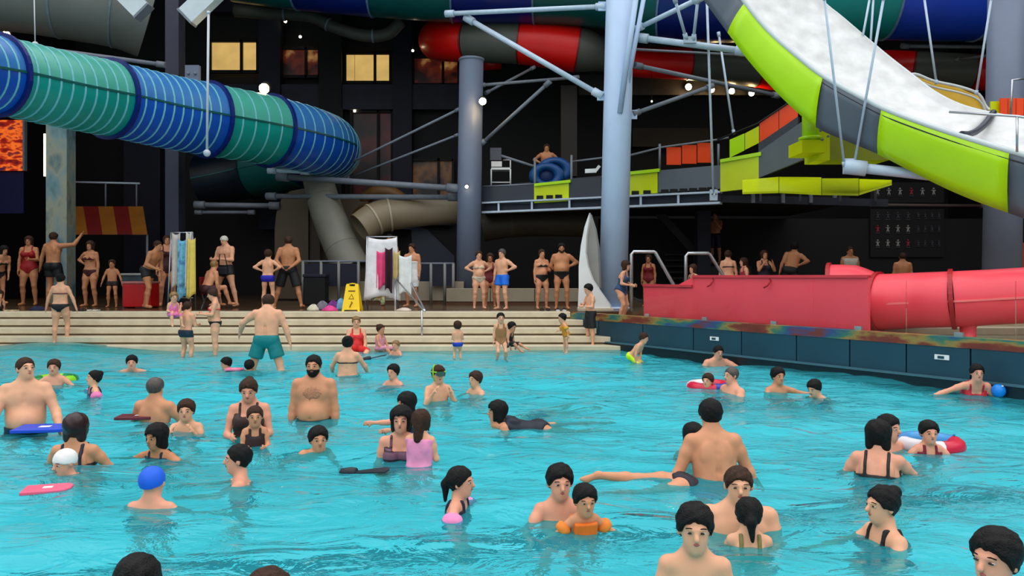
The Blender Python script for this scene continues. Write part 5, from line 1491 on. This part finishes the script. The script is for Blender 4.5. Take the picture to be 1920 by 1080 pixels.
def kickboard(px, py, L, Wd, ang, rgb, label, z=0.03, tilt=0.0):
    c = WP(px, py, z); ca, sa = math.cos(ang), math.sin(ang)
    V = []
    out = [(-.5, -.5), (.28, -.5), (.42, -.42), (.5, -.2), (.5, .2), (.42, .42), (.28, .5), (-.5, .5)]
    poly = [c + Vector((ca * a * L - sa * b * Wd, sa * a * L + ca * b * Wd, a * L * tilt)) for a, b in out]
    g = empty('kickboard', c, label, 'board')
    o = prism('foam_board', poly, (0, 0, 0.035), M('foam_%d_%d_%d' % rgb, rgb, .5, .08, 4), g)
    md = o.modifiers.new('bevel', 'BEVEL'); md.width = .008; md.segments = 2
    prism('grip_mark', [c + Vector((ca * a * L - sa * b * Wd, sa * a * L + ca * b * Wd, a * L * tilt + .035)) for a, b in ((-.1, -.12), (.1, -.12), (.1, .12), (-.1, .12))], (0, 0, .003), white, g)
kickboard(85, 806, .55, .34, .15, (14, 66, 190), 'blue foam kickboard held by the big man', .10)
kickboard(262, 784, .50, .26, .1, (96, 26, 40), 'dark red board floating beside the grey haired man', .0)
kickboard(90, 922, .34, .22, .3, (226, 90, 120), 'pink board floating under the child in the white cap', .05)
kickboard(440, 694, .30, .2, 0, (246, 130, 160), 'pink float under the paddling child', .02)
bl = WP(1872, 742, .0); g = empty('ball', bl, 'bright blue ball floating next to the woman at the dark wall', 'ball')
ball('shell', bl + Vector((0, 0, .07)), .095, vinyl('skyball', (14, 130, 226)), g, seg=18)
lathe('valve', bl + Vector((0.02, -.06, .14)), (0, -.6, 1), [(.014, 0), (.014, .01)], white, g, 8)
# diving mask with snorkel held by the boy
hd = msk
c = Vector(hd['head']) + Vector(hd['Fh']) * .10 + Vector(hd['Uh']) * .03
g = empty('diving_mask', c, 'green diving mask with snorkel held at the boy\'s face', 'mask')
fv, rv, uv = Vector(hd['Fh']), Vector(hd['Rh']), Vector(hd['Uh'])
prism('lens', [c + rv * a + uv * b for a, b in ((-.06, -.02), (-.05, .03), (.05, .03), (.06, -.02), (.02, -.035), (-.02, -.035))], fv * .03, M('mask_lens', (60, 90, 80), .15, .1, 3), g)
tube('strap', [Vector(hd['head']) + uv * .05 + (rv * math.cos(a) * .095 + fv * math.sin(a) * .115) for a in [i * math.pi / 8 for i in range(17)]], .010, M('mask_strap', (150, 200, 40), .5, .1, 4), g, seg=6)
tube('snorkel', [c + rv * .08 - uv * .10, c + rv * .10 - uv * .02, c + rv * .10 + uv * .08, c + rv * .08 + uv * .13], .009, M('mask_strap', (150, 200, 40)), g, seg=8)
# swim fins drifting by the boy with fins and by the bun woman
for px, py, ang, lab in ((668, 893, -.35, 'long black swim fin just under the surface behind the swimming boy'), (695, 675, .5, 'dark swim fin sticking out of the water beside the bun woman')):
    c = WP(px, py, -.05 if px == 668 else .0); ca, sa = math.cos(ang), math.sin(ang)
    g = empty('swim_fin', c, lab, 'swim fin')
    prism('blade', [c + Vector((ca * a, sa * a + b, .03 + a * .15)) for a, b in ((0, -.04), (.30, -.09), (.33, 0), (.30, .09), (0, .04))], (0, 0, .012), M('fin_rubber', (20, 30, 40), .5, .1, 4), g)
    lathe('foot_pocket', c + Vector((0, 0, .035)), Vector((-ca, -sa, -.15)), [(.04, 0), (.05, .05), (.045, .14), (.02, .17)], M('fin_rubber', (20, 30, 40)), g, 10)

# ------------------------------------------------------------------ towel racks
def rack(px, ytop, D, wpx, towels, label):
    b = P(px, 583, D); base = DECK; zt = P(px, ytop, D).z
    hwid = wpx / FPX * D / 2
    g = empty('towel_rack', (b.x, D, base), label, 'rack')
    for s in (-1, 1):
        for t in (-.18, .18):
            tube('leg', [(b.x + s * hwid, D + t, base), (b.x + s * hwid * .96, D, zt)], .018, chrome, g, seg=8)
    for z, t in ((zt, 0), (base + (zt - base) * .62, .02), (base + .30, .02)):
        tube('cross_bar', [(b.x - hwid, D + t, z), (b.x + hwid, D + t, z)], .016, chrome, g, seg=8)
    for k_, (x0, x1, y0, y1, rgb, lab, fl) in enumerate(towels):
        cloth_strip(px, x0, x1, y0, y1, D - .10 - .055 * k_, rgb, lab, fl)
def cloth_strip(px, x0, x1, y0, y1, D, rgb, lab, flare=1.0, ph=None):
    """hanging towel with vertical folds, hem slightly uneven"""
    nx, ny = 12, 14
    ph = random.random() * 6 if ph is None else ph
    V, F = [], []
    for s in (0, 1):
        for j in range(ny + 1):
            t = j / ny
            for i in range(nx + 1):
                u = i / nx
                xc = (x0 + x1) / 2; xx = xc + (u - .5) * (x1 - x0) * (1 + (flare - 1) * t)
                yy = y0 + (y1 - y0 + 5 * math.sin(ph + u * 5)) * t + (4 * math.sin(u * math.pi) * (1 - t))
                p = P(xx, yy, D)
                p.y += .035 * (0.4 + t) * math.sin(u * 9 + ph) - .05 * t + (.02 if s else 0)
                V.append(p)
    c = (nx + 1) * (ny + 1)
    for j in range(ny):
        for i in range(nx):
            a = j * (nx + 1) + i
            F.append((a, a + nx + 1, a + nx + 2, a + 1)); F.append((c + a, c + a + 1, c + a + nx + 2, c + a + nx + 1))
    for j in range(ny):
        for i, fl in ((0, 1), (nx, 0)):
            a = j * (nx + 1) + i
            F.append((a, c + a, c + a + nx + 1, a + nx + 1) if fl else (a, a + nx + 1, c + a + nx + 1, c + a))
    for i in range(nx):
        for j, fl in ((0, 0), (ny, 1)):
            a = j * (nx + 1) + i
            F.append((a, a + 1, c + a + 1, c + a) if not fl else (a, c + a, c + a + 1, a + 1))
    m = rgb if isinstance(rgb, bpy.types.Material) else M('terry_%d_%d_%d' % rgb, rgb, .85, .12, 5, bump=.3, bscale=60)
    o = mk('towel', V, F, m, None, True)
    tag(o, lab, 'towel', 'towels hanging on the racks')
rack(341, 436, 20.9, 42, [
    (322, 338, 436, 540, (196, 186, 176), 'pale grey towel on the rack beside the bending man', 1.1),
    (333, 350, 448, 560, M_ramp('blue_print_towel', [(.3, (40, 70, 120)), (.5, (120, 190, 215)), (.65, (70, 120, 170))], 3.5, .85), 'blue printed towel in the middle of the crowded rack', 1.1),
    (349, 359, 434, 545, (204, 198, 186), 'narrow whitish towel over the rack corner', 1.0),
    (352, 366, 446, 556, (226, 200, 96), 'yellow towel hanging at the rack end', 1.3)], 'chrome towel rack with blue and yellow towels by the sitting man')
rack(716, 444, 20.6, 58, [
    (700, 722, 535, 566, M_ramp('flower_towel', [(.35, (220, 150, 60)), (.5, (200, 196, 150)), (.62, (110, 140, 90))], 8, .85), 'small flowered yellow green cloth low on the white rack', 1.0),
    (690, 744, 445, 560, (228, 222, 224), 'large white towel spread over the rack with a hollow top edge', 1.3),
    (706, 724, 470, 538, (226, 70, 120), 'pink towel hanging over the white towel', 1.0),
    (722, 736, 464, 545, (46, 14, 30), 'dark maroon towel hanging over the white towel', .95),
    (738, 750, 470, 520, (196, 168, 110), 'sand coloured towel at the end of the white rack', 1.1),
    (748, 772, 478, 552, (222, 222, 220), 'white towel hanging beside the sand coloured towel', 1.0)], 'chrome towel rack with white, pink and maroon towels beside the yellow sign')

# ------------------------------------------------------------------ wet floor sign
def floor_sign():
    D = 19.95; c = P(661, 583, D); c.z = DECK
    g = empty('wet_floor_sign', c, 'yellow folding wet floor warning sign at the deck edge', 'sign')
    ym = M('sign_yellow', (246, 202, 10), .4, .06, 4); dk = M('sign_print', (120, 84, 6), .6, .1, 4)
    hgt = 0.68
    for s in (-1, 1):
        def q(x, z, off=0.0):
            return Vector((c.x + x, D + s * (.20 - .17 * z / hgt) + off, DECK + z))
        pl = [q(-.225, 0), q(-.17, 0), q(-.16, .04), q(.16, .04), q(.17, 0), q(.225, 0), q(.15, hgt - .03), q(.13, hgt), q(.075, hgt), q(.07, hgt - .06), q(-.07, hgt - .06), q(-.075, hgt), q(-.13, hgt), q(-.15, hgt - .03)]
        p = prism('sign_board', pl, (0, .02 * s, 0), ym, g)
        tube('handle', [q(-.075, hgt - .005), q(0, hgt + .005), q(.075, hgt - .005)], .016, ym, g, seg=8)
        if s < 0:
            box('print_bar', (c.x - .085, q(0, .50).y - .028, DECK + .485), (c.x + .085, q(0, .5).y - .018, DECK + .515), dk, p)
            tri = [Vector((c.x + a, q(0, z).y - .026, DECK + z)) for a, z in ((-.07, .30), (.07, .30), (0, .43))]
            prism('warning_triangle', tri, (0, .008, 0), dk, p)
            tri = [Vector((c.x + a, q(0, z).y - .030, DECK + z)) for a, z in ((-.045, .315), (.045, .315), (0, .40))]
            prism('warning_triangle', tri, (0, .006, 0), ym, p)
            tube('slipping_figure', [Vector((c.x + a, q(0, z).y - .030, DECK + z)) for a, z in ((-.03, .10), (-.005, .17), (.03, .21), (.0, .24))], .012, dk, p, seg=6)
floor_sign()

# ------------------------------------------------------------------ clothes, sandals and box on the deck
def lump(px, py, D, rx, ry, rz, rgb, label, seed, name='clothes_heap', cat='clothes'):
    r2 = random.Random(seed); c = P(px, py, D); c.z = DECK
    V, F = [], []; nu, nv = 16, 8
    pa = [(r2.uniform(2, 5), r2.uniform(0, 6)) for _ in range(3)]
    for j in range(nv + 1):
        th = math.pi / 2 * j / nv
        for i in range(nu):
            a = 2 * math.pi * i / nu
            f_ = 1 + .18 * math.sin(pa[0][0] * a + pa[0][1]) + .12 * math.sin(pa[1][0] * 2 * a + pa[1][1] + th * 4)
            V.append(c + Vector((math.cos(a) * math.cos(th) * rx * f_, math.sin(a) * math.cos(th) * ry * f_, math.sin(th) * rz * (1 + .2 * math.sin(a * 3 + pa[2][1])))))
    for j in range(nv):
        for i in range(nu):
            F.append((j * nu + i, j * nu + (i + 1) % nu, (j + 1) * nu + (i + 1) % nu, (j + 1) * nu + i))
    F.append(tuple(range(nu - 1, -1, -1)))
    o = mk(name, V, F, M('cloth_%d_%d_%d' % rgb, rgb, .85, .15, 8, bump=.3), None, True)
    tag(o, label, cat, 'clothes lying on the deck')
lump(588, 580, 20.2, .14, .10, .14, (206, 200, 176), 'cream cloth lying at the end of the clothes heap', 1)
lump(606, 577, 20.6, .18, .14, .20, (120, 112, 124), 'grey cloth in the clothes heap beside the yellow sign', 2)
lump(624, 578, 20.4, .20, .14, .22, (110, 50, 120), 'purple cloth on top of the clothes heap', 3)
lump(618, 583, 20.0, .18, .10, .12, (220, 70, 140), 'pink cloth at the front of the clothes heap', 4)
lump(639, 579, 20.4, .13, .12, .26, (120, 170, 200), 'light blue cloth next to the yellow sign', 5)
lump(647, 583, 20.0, .10, .08, .10, (40, 120, 110), 'teal cloth tucked against the yellow sign', 6)
lump(70, 580, 20.2, .20, .10, .10, (26, 24, 60), 'dark blue bundle at the deck edge below the painted post', 7, 'bag', 'bag')
lump(757, 582, 20.1, .18, .09, .07, (214, 196, 180), 'pale bundle on the deck under the towel rack end', 8)
def sandals(px, D, rgb, label):
    c = P(px, 580, D); c.z = DECK
    m = M('sandal_%d_%d_%d' % rgb, rgb, .7, .1, 6)
    for k, s in enumerate((-.08, .08)):
        g = empty('sandal', c + Vector((s, 0, 0)), label + (', the one nearer the red box' if px < 900 and k else ', the one nearer the fin' if k else ', the other one'), 'sandal', label)
        poly = [c + Vector((s + a, b, 0)) for a, b in ((-.04, -.13), (.04, -.13), (.05, 0), (.045, .10), (0, .14), (-.045, .10), (-.05, 0))]
        prism('sole', poly, (0, 0, .03), m, g)
        tube('strap', [c + Vector((s - .045, .03, .03)), c + Vector((s, .05, .07)), c + Vector((s + .045, .03, .03))], .012, black, g, seg=6)
sandals(150, 19.9, (40, 36, 36), 'dark sandal at the deck edge near the child')
sandals(175, 20.1, (206, 200, 190), 'pale sandal at the deck edge near the child')
sandals(22, 19.95, (206, 186, 150), 'sand coloured sandal at the frame edge')
sandals(1052, 19.95, (200, 200, 204), 'pale sandal at the heavy man\'s feet')
sandals(1022, 20.1, (30, 30, 34), 'dark sandal at the black bikini woman\'s feet')
# red cool box with white lid edge and a bin top behind it
rb = P(259, 576, 21.6); g = empty('cool_box', (rb.x, 21.6, DECK), 'red box with pale lid standing on the deck by the bending man', 'box')
box('body', (P(231, 0, 21.4).x, 21.35, DECK + .03), (P(284, 0, 21.4).x, 21.9, DECK + .66), M('red_plastic', (180, 8, 12), .4, .1, 3), g, .03)
box('lid', (P(230, 0, 21.4).x, 21.33, DECK + .66), (P(285, 0, 21.4).x, 21.92, DECK + .72), M('pale_red_lid', (176, 100, 96), .4, .1, 3), g, .015)
for s in (236, 279):
    box('foot', (P(s, 0, 21.4).x - .04, 21.4, DECK), (P(s, 0, 21.4).x + .04, 21.85, DECK + .03), black, g)
tb = empty('counter', P(255, 520, 22.8), 'low grey counter with pale top behind the red box', 'counter')
box('top', (P(232, 0, 22.8).x, 22.6, 1.66), (P(292, 0, 22.8).x, 23.2, 1.72), M('pale_top', (150, 152, 150), .4, .08, 3), tb, .01)
box('cabinet', (P(234, 0, 22.8).x, 22.65, DECK), (P(290, 0, 22.8).x, 23.15, 1.66), M('counter_grey', (62, 76, 82), .4, .15, 2), tb)
# red folding chair the man sits on
rc_ = P(395, 575, 21.1); g = empty('folding_chair', (rc_.x, 21.1, DECK), 'red fabric folding chair under the sitting man', 'chair')
rm = M('red_canvas', (150, 14, 20), .8, .1, 6)
beam('seat', (rc_.x - .2, 21.15, 1.18), (rc_.x + .2, 21.15, 1.18), .4, .03, rm, g)
for sx in (-.2, .2):
    for sy in (-.18, .18):
        tube('leg', [(rc_.x + sx, 21.15 + sy, DECK), (rc_.x + sx * .9, 21.15 - sy, 1.18)], .014, steel_d, g, seg=8)
beam('backrest', (rc_.x - .22, 20.92, 1.5), (rc_.x - .22, 21.3, 1.5), .02, .25, rm, g)
# camera in the tall man's hands
cm = P(418, 508, 21.35); g = empty('camera_bag', cm, 'dark camera bag in the hands of the tall man with the pale cap', 'bag')
box('case', tuple(cm + Vector((-.13, -.07, -.10))), tuple(cm + Vector((.13, .07, .10))), M('bag_cloth', (22, 22, 34), .8, .1, 6), g, .03)
tube('strap', [cm + Vector((-.12, 0, .09)), cm + Vector((-.06, -.06, .45)), cm + Vector((.06, -.05, .45)), cm + Vector((.12, 0, .09))], .012, black, g, seg=6)

# handrail down the steps
hr = empty('step_handrail', P(790, 640, 18), 'stainless double handrail running down the pool steps', 'handrail')
for off in (0, .35):
    tube('rail', [P(735, 520, 20.6) + Vector((off, 0, 0)), P(744, 524, 20.4) + Vector((off * .9, 0, 0)), P(793, 580, 18.6) + Vector((off * .1, 0, 0)), P(797, 584, 18.5)], .022, chrome, hr, seg=8)
tube('rail_post', [P(791, 646, 18.5), P(791, 582, 18.55)], .022, chrome, hr, seg=8)
tube('rail_post', [P(741, 590, 20.0), P(741, 526, 20.3)], .022, chrome, hr, seg=8)

# ------------------------------------------------------------------ hall furnishing
# barrier rails with posts behind the deck
for k, (x0, x1, posts, yt, D, lab) in enumerate(((560, 690, (568, 602, 635, 672), 490, 24.0, 'dark glazed barrier rail in front of the tan wall'), (778, 852, (808, 834, 850), 494, 24.2, 'thin barrier rail between the towel rack and the grey blue column'))):
    g = empty('barrier_rail', P((x0 + x1) / 2, 560, D), lab, 'railing')
    tube('handrail', [P(x0, yt, D), P(x1, yt, D)], .03, steel_d, g, seg=8)
    for px in posts:
        a = P(px, yt, D); tube('post', [(a.x, D, DECK), a], .045, M('rail_post_paint', (120, 120, 118), .5, .1, 3), g, seg=8)
    for a_, b_ in zip(posts, posts[1:]):
        a = P(a_ + 3, 0, D); b = P(b_ - 3, 0, D)
        box('panel', (a.x, D, DECK + .55), (b.x, D + .03, P(0, yt + 4, D).z), navy, g)
# low beige walls
for k, (x0, x1, y0, D, lab) in enumerate(((610, 870, 528, 24.4, 'low beige wall under the barrier rails behind the towel rack'), (836, 1086, 541, 23.6, 'low cream bench wall running behind the couples on the deck'))):
    a, b = P(x0, y0, D), P(x1, y0, D)
    g = empty('bench_wall', ((a.x + b.x) / 2, D, DECK), lab, 'bench')
    nseg = 3
    for i in range(nseg):
        box('block', (lerp(a.x, b.x, i / nseg) + .01, D, DECK + .10), (lerp(a.x, b.x, (i + 1) / nseg) - .01, D + .5, a.z), cream, g, .01)
    box('plinth', (a.x, D + .03, DECK), (b.x, D + .5, DECK + .10), M('brown_plinth', (90, 56, 32), .5, .15, 3), g)
# black bin by the tan wall
bn = P(588, 550, 23.4); g = empty('bin', (bn.x, 23.4, DECK), 'black bin standing at the end of the beige wall', 'bin')
box('body', (P(570, 0, 23.4).x, 23.3, DECK), (P(611, 0, 23.4).x, 23.8, P(0, 520, 23.4).z), black, g, .03)
box('lid', (P(569, 0, 23.4).x, 23.28, P(0, 520, 23.4).z), (P(612, 0, 23.4).x, 23.82, P(0, 514, 23.4).z), navy, g, .02)
# tan wall panels behind the chute
tw = empty('tan_screen', P(560, 500, 27.5), 'tan screen wall behind the grey chute', 'screen')
V = [P(x, y, 27.5) for x, y in ((515, 430), (518, 400), (528, 372), (545, 358), (578, 352), (578, 560), (515, 560))]
prism('panel', V, (0, .2, 0), tan, tw)
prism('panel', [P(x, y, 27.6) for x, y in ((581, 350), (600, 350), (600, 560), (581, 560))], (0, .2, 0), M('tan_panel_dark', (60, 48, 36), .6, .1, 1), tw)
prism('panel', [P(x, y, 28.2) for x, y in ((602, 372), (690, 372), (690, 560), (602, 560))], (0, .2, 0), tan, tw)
# grey chute coming down and tan horizontal tube
chute_m = M('chute_grey', (124, 122, 110), .5, .1, 1.2); tan_t = M('tan_tube', (136, 120, 96), .45, .1, 1.2)
flume('chute_slide', 'grey tube chute dropping steeply behind the clothes heap', [P(596, 335, 27), P(606, 375, 26.6), P(622, 420, 26.2), P(642, 465, 25.8), P(660, 505, 25.6)], [.50, .53, .55, .57, .58], [(0, 1, chute_m), (1, 3, chute_m), (3, 4, chute_m)], chute_m, flt=.02, flw=.04)
flume('chute_slide', 'tan tube slide running level behind the towel rack', [P(675, 428, 25.6), P(700, 412, 25.8), P(730, 402, 26), P(800, 396, 26.2), P(870, 392, 26.4)], [.50, .52, .53, .48, .44], [(0, 1, tan_t), (1, 2, tan_t), (2, 4, tan_t)], M('tan_flange', (170, 156, 130), .4, .1, 1), flt=.04, flw=.06)
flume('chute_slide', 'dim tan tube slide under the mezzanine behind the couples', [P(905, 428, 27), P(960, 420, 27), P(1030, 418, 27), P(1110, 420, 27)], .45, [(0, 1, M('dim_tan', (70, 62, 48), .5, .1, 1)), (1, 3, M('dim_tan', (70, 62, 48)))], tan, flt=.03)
# brown wave slide below the struts
for k, (x, y, rgb) in enumerate(((705, 360, (110, 76, 36)), (690, 392, (96, 66, 30)))):
    tag(tube('slide_curve', spline([P(x - 25, y + 14, 28.4), P(x, y, 28.2), P(x + 30, y + 2, 28.2), P(x + 60, y + 22, 28.4)], 5), .22, M('brown_%d' % k, rgb, .5, .1, 1), None, 14), ('upper' if k == 0 else 'lower') + ' brown curved slide section between the level beams', 'slide')
# inclined navy stair panel behind the second column
tag(prism('sloping_staircase', [P(x, y, 27.0) for x, y in ((770, 420), (800, 430), (852, 480), (852, 564), (780, 564))], (0, .15, 0), M('navy_gloss', (22, 34, 54), .4, .2, 1)), 'dark navy sloping stair side behind the barrier rail', 'stairs')
tag(prism('sloping_staircase', [P(x, y, 26.6) for x, y in ((1228, 400), (1246, 400), (1320, 480), (1320, 564), (1300, 564), (1300, 480))], (0, .12, 0), M('stair_charcoal', (30, 31, 34), .5, .2, 1)), 'dark sloping stair stringer under the mezzanine beside the pillar', 'stairs')
g = empty('staircase', P(1280, 500, 27), 'dim staircase with dark steps under the mezzanine', 'stairs')
for k in range(8):
    z = DECK + .2 * (k + 1); x = P(1302, 0, 26.8).x - .0
    box('stair_tread', (P(1250, 0, 26.9).x, 26.7 + .09 * k, z - .05), (P(1306, 0, 26.9).x, 27.0 + .09 * k, z), M('stair_charcoal', (30, 31, 34)), g)
# landing on which the person by the pillar stands
tag(box('stair_landing', (P(1325, 0, 25.8).x, 25.3, DECK), (P(1400, 0, 25.8).x, 26.6, 1.94), M('stair_charcoal', (30, 31, 34)), None), 'dark landing slab under the person in dark blue shorts', 'platform')
# yellow wall of the hall corner (left): lava picture, painted post, awning
lava = M_ramp('lava_picture_print', [(.30, (20, 4, 10)), (.45, (150, 20, 6)), (.55, (250, 110, 30)), (.62, (120, 30, 30)), (.75, (20, 16, 60))], 2.2, .5, emit=.3, detail=6, vec=(1, 1, 2.2))  # the print's lit look is put in as emission of its own
g = empty('lit_picture', P(10, 320, 26), 'orange lava picture with added glow at the frame edge under the blue tube', 'picture')
a, b = P(-120, 320, 26), P(44, 225, 26); box('print', (a.x, 26, a.z), (b.x, 26.05, b.z), lava, g)
box('frame', (b.x, 25.95, a.z), (b.x + .06, 26.1, b.z), steel_d, g)
a, b = P(-120, 400, 26.1), P(44, 322, 26.1); box('lower_panel', (a.x, 26.1, a.z), (b.x, 26.15, b.z), M('midnight_panel', (12, 12, 60), .5, .2, 1), g)
pm = M_ramp('rock_painting', [(.32, (40, 66, 70)), (.45, (110, 140, 146)), (.54, (150, 150, 130)), (.66, (70, 104, 112))], 1.6, .6, detail=5, vec=(1, 1, .5))
g = empty('painted_post', P(105, 500, 24.2), 'square post painted with pale blue rock scenery', 'column')
a, b = P(86, 460, 24.2), P(125, 200, 24.2); box('shaft', (a.x, 24.2, DECK), (b.x, 24.7, b.z), pm, g)
box('lit_edge', (a.x - .10, 24.25, P(0, 330, 24.2).z), (a.x - .03, 24.3, P(0, 250, 24.2).z), M_emit('tube_lamp', (240, 226, 190), 1.2), g)
g = empty('striped_awning', P(200, 440, 28.5), 'red and yellow striped awning in the dark corner behind the deck', 'awning')
ry = [M('awning_yellow', (150, 92, 20), .7, .15, 2), M('awning_red', (112, 14, 12), .7, .15, 2)]
for i in range(5):
    x0, x1 = 128 + i * 28, 128 + (i + 1) * 28
    hexa('awning_stripe', [P(x0 + 8, 440, 27.8), P(x1 + 8, 440, 27.8), P(x1, 390, 29), P(x0, 390, 29), P(x0 + 8, 440, 27.8) + Vector((0, 0, .06)), P(x1 + 8, 440, 27.8) + Vector((0, 0, .06)), P(x1, 390, 29) + Vector((0, 0, .06)), P(x0, 390, 29) + Vector((0, 0, .06))], ry[i % 2], g)
for x in (132, 276):
    a = P(x, 440, 27.9); tube('awning_post', [(a.x, 27.9, DECK), a], .04, steel_d, g, seg=8)
g = empty('gallery_railing', P(195, 342, 29), 'thin pale gallery railing above the striped awning', 'railing')
tube('handrail', [P(125, 341, 29), P(262, 344, 29)], .035, steel, g, seg=8)
for px in (140, 198, 256):
    tube('rail_post', [P(px, 342, 29), P(px, 390, 29)], .03, steel_d, g, seg=8)
# steel mast and bracket plates
g = empty('steel_mast', P(326, 500, 23.6), 'dark steel mast with bolted plates passing behind the blue tube', 'column')
a = P(314, 0, 23.6).x; b = P(339, 0, 23.6).x
box('web', (a + .17, 23.5, DECK), (a + .22, 23.9, P(0, -20, 23.6).z), navy2, g)
for s in (a, b - .05): box('flange', (s, 23.5, DECK), (s + .06, 23.9, P(0, -20, 23.6).z), navy2, g)
box('face_plate', (a, 23.44, DECK), (b, 23.5, P(0, -20, 23.6).z), M('mast_paint', (44, 44, 62), .5, .15, 2), g)
c = P(327, 128, 22.0); box('bracket_plate', tuple(c + Vector((-.20, 1.2, -.45))), tuple(c + Vector((.20, 1.35, .40))), colm2, g)
for s in (-.1, .1): lathe('bolt', c + Vector((s, 1.2, .15)), (0, -1, 0), [(.04, 0), (.04, .05)], steel_d, g, 8)
for k, (pa, pb, lab) in enumerate((((216, -30), (268, 22), 'tilted white ceiling lamp box beside the grey duct'), ((412, -25), (352, 32), 'tilted white ceiling lamp box beside the steel mast'))):
    g = empty('lamp_box', P(*pb, 21.5), lab, 'lamp', 'tilted lamp boxes')
    A, B = P(*pa, 21.5), P(*pb, 21.5)
    beam('housing', A, B, .35, .50, M('lamp_housing', (196, 206, 210), .4, .05, 3), g)
    s_ = (B - A).normalized(); beam('end_cap', B, B + s_ * .06, .38, .53, steel_d, g)
# thin hanger rods at the left
for px0, y0, px1, y1, D, lab in ((391, 26, 388, 287, 18.6, 'white hanging rod in front of the blue tube ending in a small ball'), (64, -10, 66, 84, 19.0, 'short thin hanging rod in front of the large grey duct')):
    g = empty('hanging_rod', P(px1, y1, D), lab, 'rod')
    tube('rod', [P(px0, y0, D), P(px1, y1, D)], .03 if px0 > 100 else .014, M('pale_rod', (186, 190, 196), .4, .05, 3), g, seg=8)
    ball('end_ball', P(px1, y1, D), .085 if px0 > 100 else .08, M('pale_rod', (186, 190, 196)), g, seg=12)
    lathe('top_cap', P(px0, y0, D), (0, 0, 1), [(.04, 0), (.04, .06)], steel, g, 8)
# ------------------------------------------------------------------ lamps
bulb = M_emit('lamp_bulb', (255, 214, 150), 26.0)
bulb_s = M_emit('small_lamp_bulb', (255, 232, 196), 9.0)
LAMPS = [(495, 166, 24.0, .15, 'bright spotlight just above the blue tube'), (905, 190, 24.4, .11, 'bright spotlight on the grey blue column'),
         (1291, 163, 29.2, .115, 'first of the row of spotlights below the red tube, nearest the broad column'), (1334, 168, 29.2, .11, 'second of the row of spotlights below the red tube'),
         (1372, 171, 29.2, .105, 'third of the row of spotlights below the red tube'), (1409, 175, 29.2, .10, 'last of the row of spotlights below the red tube, nearest the lime slide'),
         (535, 40, 32.2, .06, 'tiny downlight above the lit windows, the higher one'), (563, 69, 32.2, .055, 'tiny downlight above the lit windows, the lower one'), (665, 208, 32.6, .05, 'tiny downlight above the red lit window'),
         (774, 95, 30, .045, 'tiny downlight beside the red tube bend'), (12, 64, 25, .10, 'warm lamp between the large grey duct and blue tube'), (1222, 190, 28, .03, 'tiny downlight beside the diagonal strut'), (875, 350, 24.5, .05, 'small lamp on the beam end at the grey blue column')]
for px, py, D, r, lab in LAMPS:
    c = P(px, py, D)
    g = empty('spotlight', c, lab, 'lamp', 'spotlights in the hall')
    ball('bulb', c, r, bulb if r > .06 else bulb_s, g, seg=12)
    if r < .07 and D > 27: tube('cable', [c, (c.x, c.y, 13.65)], .008, black, g, seg=5)
    lathe('housing', c + Vector((0, r * .5, r * .2)), (0, 1, .5), [(r * 1.05, 0), (r * 1.15, r), (r * .6, r * 2.2)], black, g, 12)
# ------------------------------------------------------------------ pictogram board
g = empty('pictogram_board', P(1700, 470, 27.5), 'black notice board with rows of small pictograms', 'sign')
for x0, y0, x1, y1 in ((1632, 342, 1770, 380), (1632, 392, 1770, 482)):
    a, b = P(x0, y1, 27.5), P(x1, y0, 27.5); box('board', (a.x, 27.5, a.z), (b.x, 27.56, b.z), black, g)
pw_ = M('pictogram_white', (150, 144, 140), .6, .1, 4); pr_ = M('pictogram_red', (150, 40, 50), .6, .1, 4); pb_ = M('pictogram_dim', (60, 58, 66), .6, .1, 4)
def picto(px, py, m, s=1.0):
    c = P(px, py, 27.46); k = .016 * 1.0
    pts = [(-4, 2), (4, 2), (4, .5), (1.5, .5), (1.5, -2), (3, -7), (1.2, -7), (0, -3), (-1.2, -7), (-3, -7), (-1.5, -2), (-1.5, .5), (-4, .5)]
    f_ = prism('pictogram', [c + Vector((a * k * s, 0, b * k * s)) for a, b in pts], (0, .03, 0), m, g)
    lathe('pictogram_head', c + Vector((0, .0, 4.6 * k * s)), (0, 1, 0), [(1.9 * k * s, 0), (1.9 * k * s, .03)], m, f_, 8)
    box('caption_bar', tuple(c + Vector((-4.5 * k * s, 0, -10.5 * k * s))), tuple(c + Vector((4.5 * k * s, .03, -9 * k * s))), pb_, f_)
for i in range(6): picto(1646 + i * 21, 358, pr_ if i == 3 else pw_, 1.1)
for r_, y in enumerate((403, 428, 455)):
    for i in range(4): picto(1646 + i * 19, y, (pw_, pr_)[(i + r_) % 4 == 1] if r_ else pb_, 1.05)
    for i in range(4): picto(1726 + i * 13 - 4, y, pb_, .8)
tag(strut(P(1632, 384, 27.52), P(1850, 386, 27.52), .055, 'thin brown ledge bar running under the upper pictogram board', M('brown_bar', (84, 70, 62), .5, .1, 2)), None)
# orange red panel at the frame edge
tag(facade('red_partition', 1905, 455, 1990, 560, 19.5, .2, M('rust_panel', (150, 50, 24), .6, .15, 2)), 'rust coloured partition behind the coral tube at the frame edge', 'partition')
# dim tan gallery soffit and upper column in the middle distance
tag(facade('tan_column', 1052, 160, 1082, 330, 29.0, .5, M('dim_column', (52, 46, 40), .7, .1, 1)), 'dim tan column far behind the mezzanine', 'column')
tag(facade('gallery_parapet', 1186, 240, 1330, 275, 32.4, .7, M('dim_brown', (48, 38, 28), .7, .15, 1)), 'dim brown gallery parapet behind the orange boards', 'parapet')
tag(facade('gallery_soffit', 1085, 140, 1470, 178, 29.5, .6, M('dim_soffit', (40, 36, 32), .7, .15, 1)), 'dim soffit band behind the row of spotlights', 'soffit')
